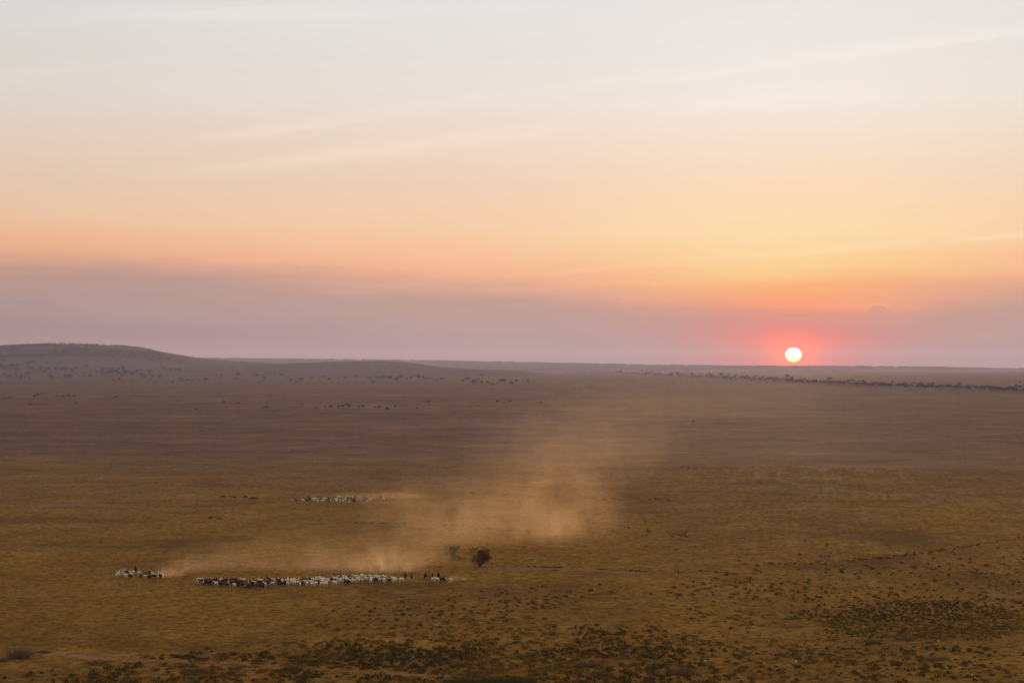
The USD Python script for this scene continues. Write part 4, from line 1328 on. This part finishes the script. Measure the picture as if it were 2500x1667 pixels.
person(989.5, 1414.6, 1.66, 0.15, 'person in a blue-grey cloak and red robe walking close behind the big herd', 'red', 'blue', .18, .04, 1, arms=(.2, .5), flare=.35)
person(1004.5, 1416, 1.42, 0.5, 'shorter person in a dark red robe, arms held out, second behind the herd', 'maroon', None, .14, 0.0, None, 1.0, (-.5, .7))
person(1036.5, 1415, 1.55, -.15, 'person in dark red cloth leaning back, left of the straggling goats', 'maroon', 'maroon', .10, -.22, None, 1.1, (.2, .1), .35)
person(1056, 1414.5, 1.42, 0.2, 'slim short person in dark red cloth behind the straggling goats', 'maroon', None, .10, 0.0, None, .95, (.1, .2))
person(1070, 1415.5, 1.78, 0.1, 'tallest person in a wide dark cloak with red shoulders, behind the white sheep', 'dusk', 'maroon', .12, .03, 1, 1.18, (.1, .3), .12)
person(330.5, 1401, 1.80, 0.1, 'lone person wrapped in a dark cloak standing behind the small left herd', 'dusk', 'dusk', .08, 0.0, None, 1.3, (.05, .1))
person(753, 1222, 1.75, 0.1, 'lone person in blue-grey cloth standing by the leading file of the far herd', 'blue', 'dusk', .14, 0.0, 1, .95, (.1, .3))

# ------------------------------------------------------------------ dust raised by the herds
def dust(px, py, size, density_, label, rz=0.0, seed=0, lift=0.0, scale=None, lo=.30, hi=.74, color=(1.0, .74, .47)):
    """A drifting dust cloud: an ellipsoid of real dust whose density thins to nothing at its edge."""
    x, y, z, r = tuple(float(q[0]) for q in quick_at(np.array([px]), np.array([py])))
    z += lift
    s = trimesh.creation.icosphere(3, 1.0)
    c, sn = math.cos(rz), math.sin(rz)
    v = s.vertices * size
    v = np.stack([v[:, 0] * c - v[:, 1] * sn, v[:, 0] * sn + v[:, 1] * c, v[:, 2]], 1) + [x, y, z]
    g = Graph()
    p = g.add('geometry', 'position')
    q = g.vm('subtract', p, (x, y, z))
    q = g.add('vector_rotate', 'vector', rotate_type='z_axis', vector=q, angle=-rz)
    q = g.vm('divide', q, tuple(map(float, size)))
    rr = g.vm('dot_product', q, q, out='value')
    fall = g.m('subtract', 1.0, rr, clamp=True)
    fall = g.m('power', fall, 2.1)
    n = g.noise(g.vm('multiply', p, (1, 1, .75)), 1.0 / (scale or 0.42 * min(size)), 2.5, 0.5)
    d = g.m('multiply', g.m('multiply', fall, g.step(n, lo, hi)), density_)
    vol = g.add('principled_volume', 'volume', color=color, density=d, anisotropy=0.62)
    tag(obj('dust_cloud', (v, s.faces), g.make(f'/World/Looks/dust_look_{used.get(("/World", "dust_cloud"), -1) + 1}', volume=vol)), label, None, None, 'stuff')


# trailing behind the small left herd
dust(412, 1408, (4.5, 5, 2.2), .13, 'dense little dust puff right behind the small left herd', .1, lift=.4)
dust(455, 1398, (8, 7, 3.2), .045, 'dust trail rising behind the small left herd', .2, lift=.8)
dust(540, 1385, (16, 10, 4.5), .018, 'thinning dust trail between the small left herd and big herd', .15, lift=1.2)
# over the big herd
dust(690, 1390, (26, 10, 5.6), .022, 'low dust over the left half of the big herd', 0, lift=.4)
dust(820, 1392, (14, 9, 6.0), .042, 'dust hanging behind the pale half of the big herd', 0, lift=.6)
dust(940, 1396, (11, 8, 6.5), .110, 'bright dust cloud behind the rear of the big herd', 0, lift=.8)
dust(1000, 1417, (3.4, 3.0, 1.3), .07, 'dust at the heels of the last sheep', 0, lift=.2)
dust(1118, 1416, (3.2, 3.0, 1.5), .16, 'little dust puff behind the straggling goats', 0, lift=.2)
dust(1020, 1380, (15, 12, 6.5), .030, 'dust around the herders and the thin bushy tree', 0, lift=1.2)
dust(760, 1350, (36, 22, 6), .007, 'wide thin dust veil beyond the big herd', .1, lift=1.5)
# the tall clouds drifting away to the right
dust(1040, 1332, (24, 28, 16), .0100, 'left lobe of the tall dust behind the two bushy trees', 0, lift=7, lo=.34)
dust(1170, 1330, (30, 26, 11), .0085, 'lower dust between the two lobes of the tall dust', 0, lift=4, lo=.34)
dust(1310, 1320, (27, 32, 17), .0135, 'right lobe of the tall dust, ragged on top', .2, lift=8, lo=.34)
dust(1395, 1312, (15, 22, 14), .0085, 'right edge of the tall dust', .3, lift=8, lo=.34)
dust(1370, 1190, (50, 70, 26), .0019, 'faint upper part of the tall dust', 0, lift=10)
dust(1480, 1120, (70, 140, 30), .0008, 'very faint dust drifting far out over the middle plain', 0, lift=8)
dust(1650, 1020, (140, 300, 36), .0003, 'last dust haze far out under the sun', 0, lift=8)
# far herd
dust(860, 1219, (16, 8, 2.6), .022, 'thin dust around the far herd', 0, lift=.5)
dust(965, 1215, (19, 9, 2.0), .030, 'flat dust streak trailing the far herd', 0, lift=.5)
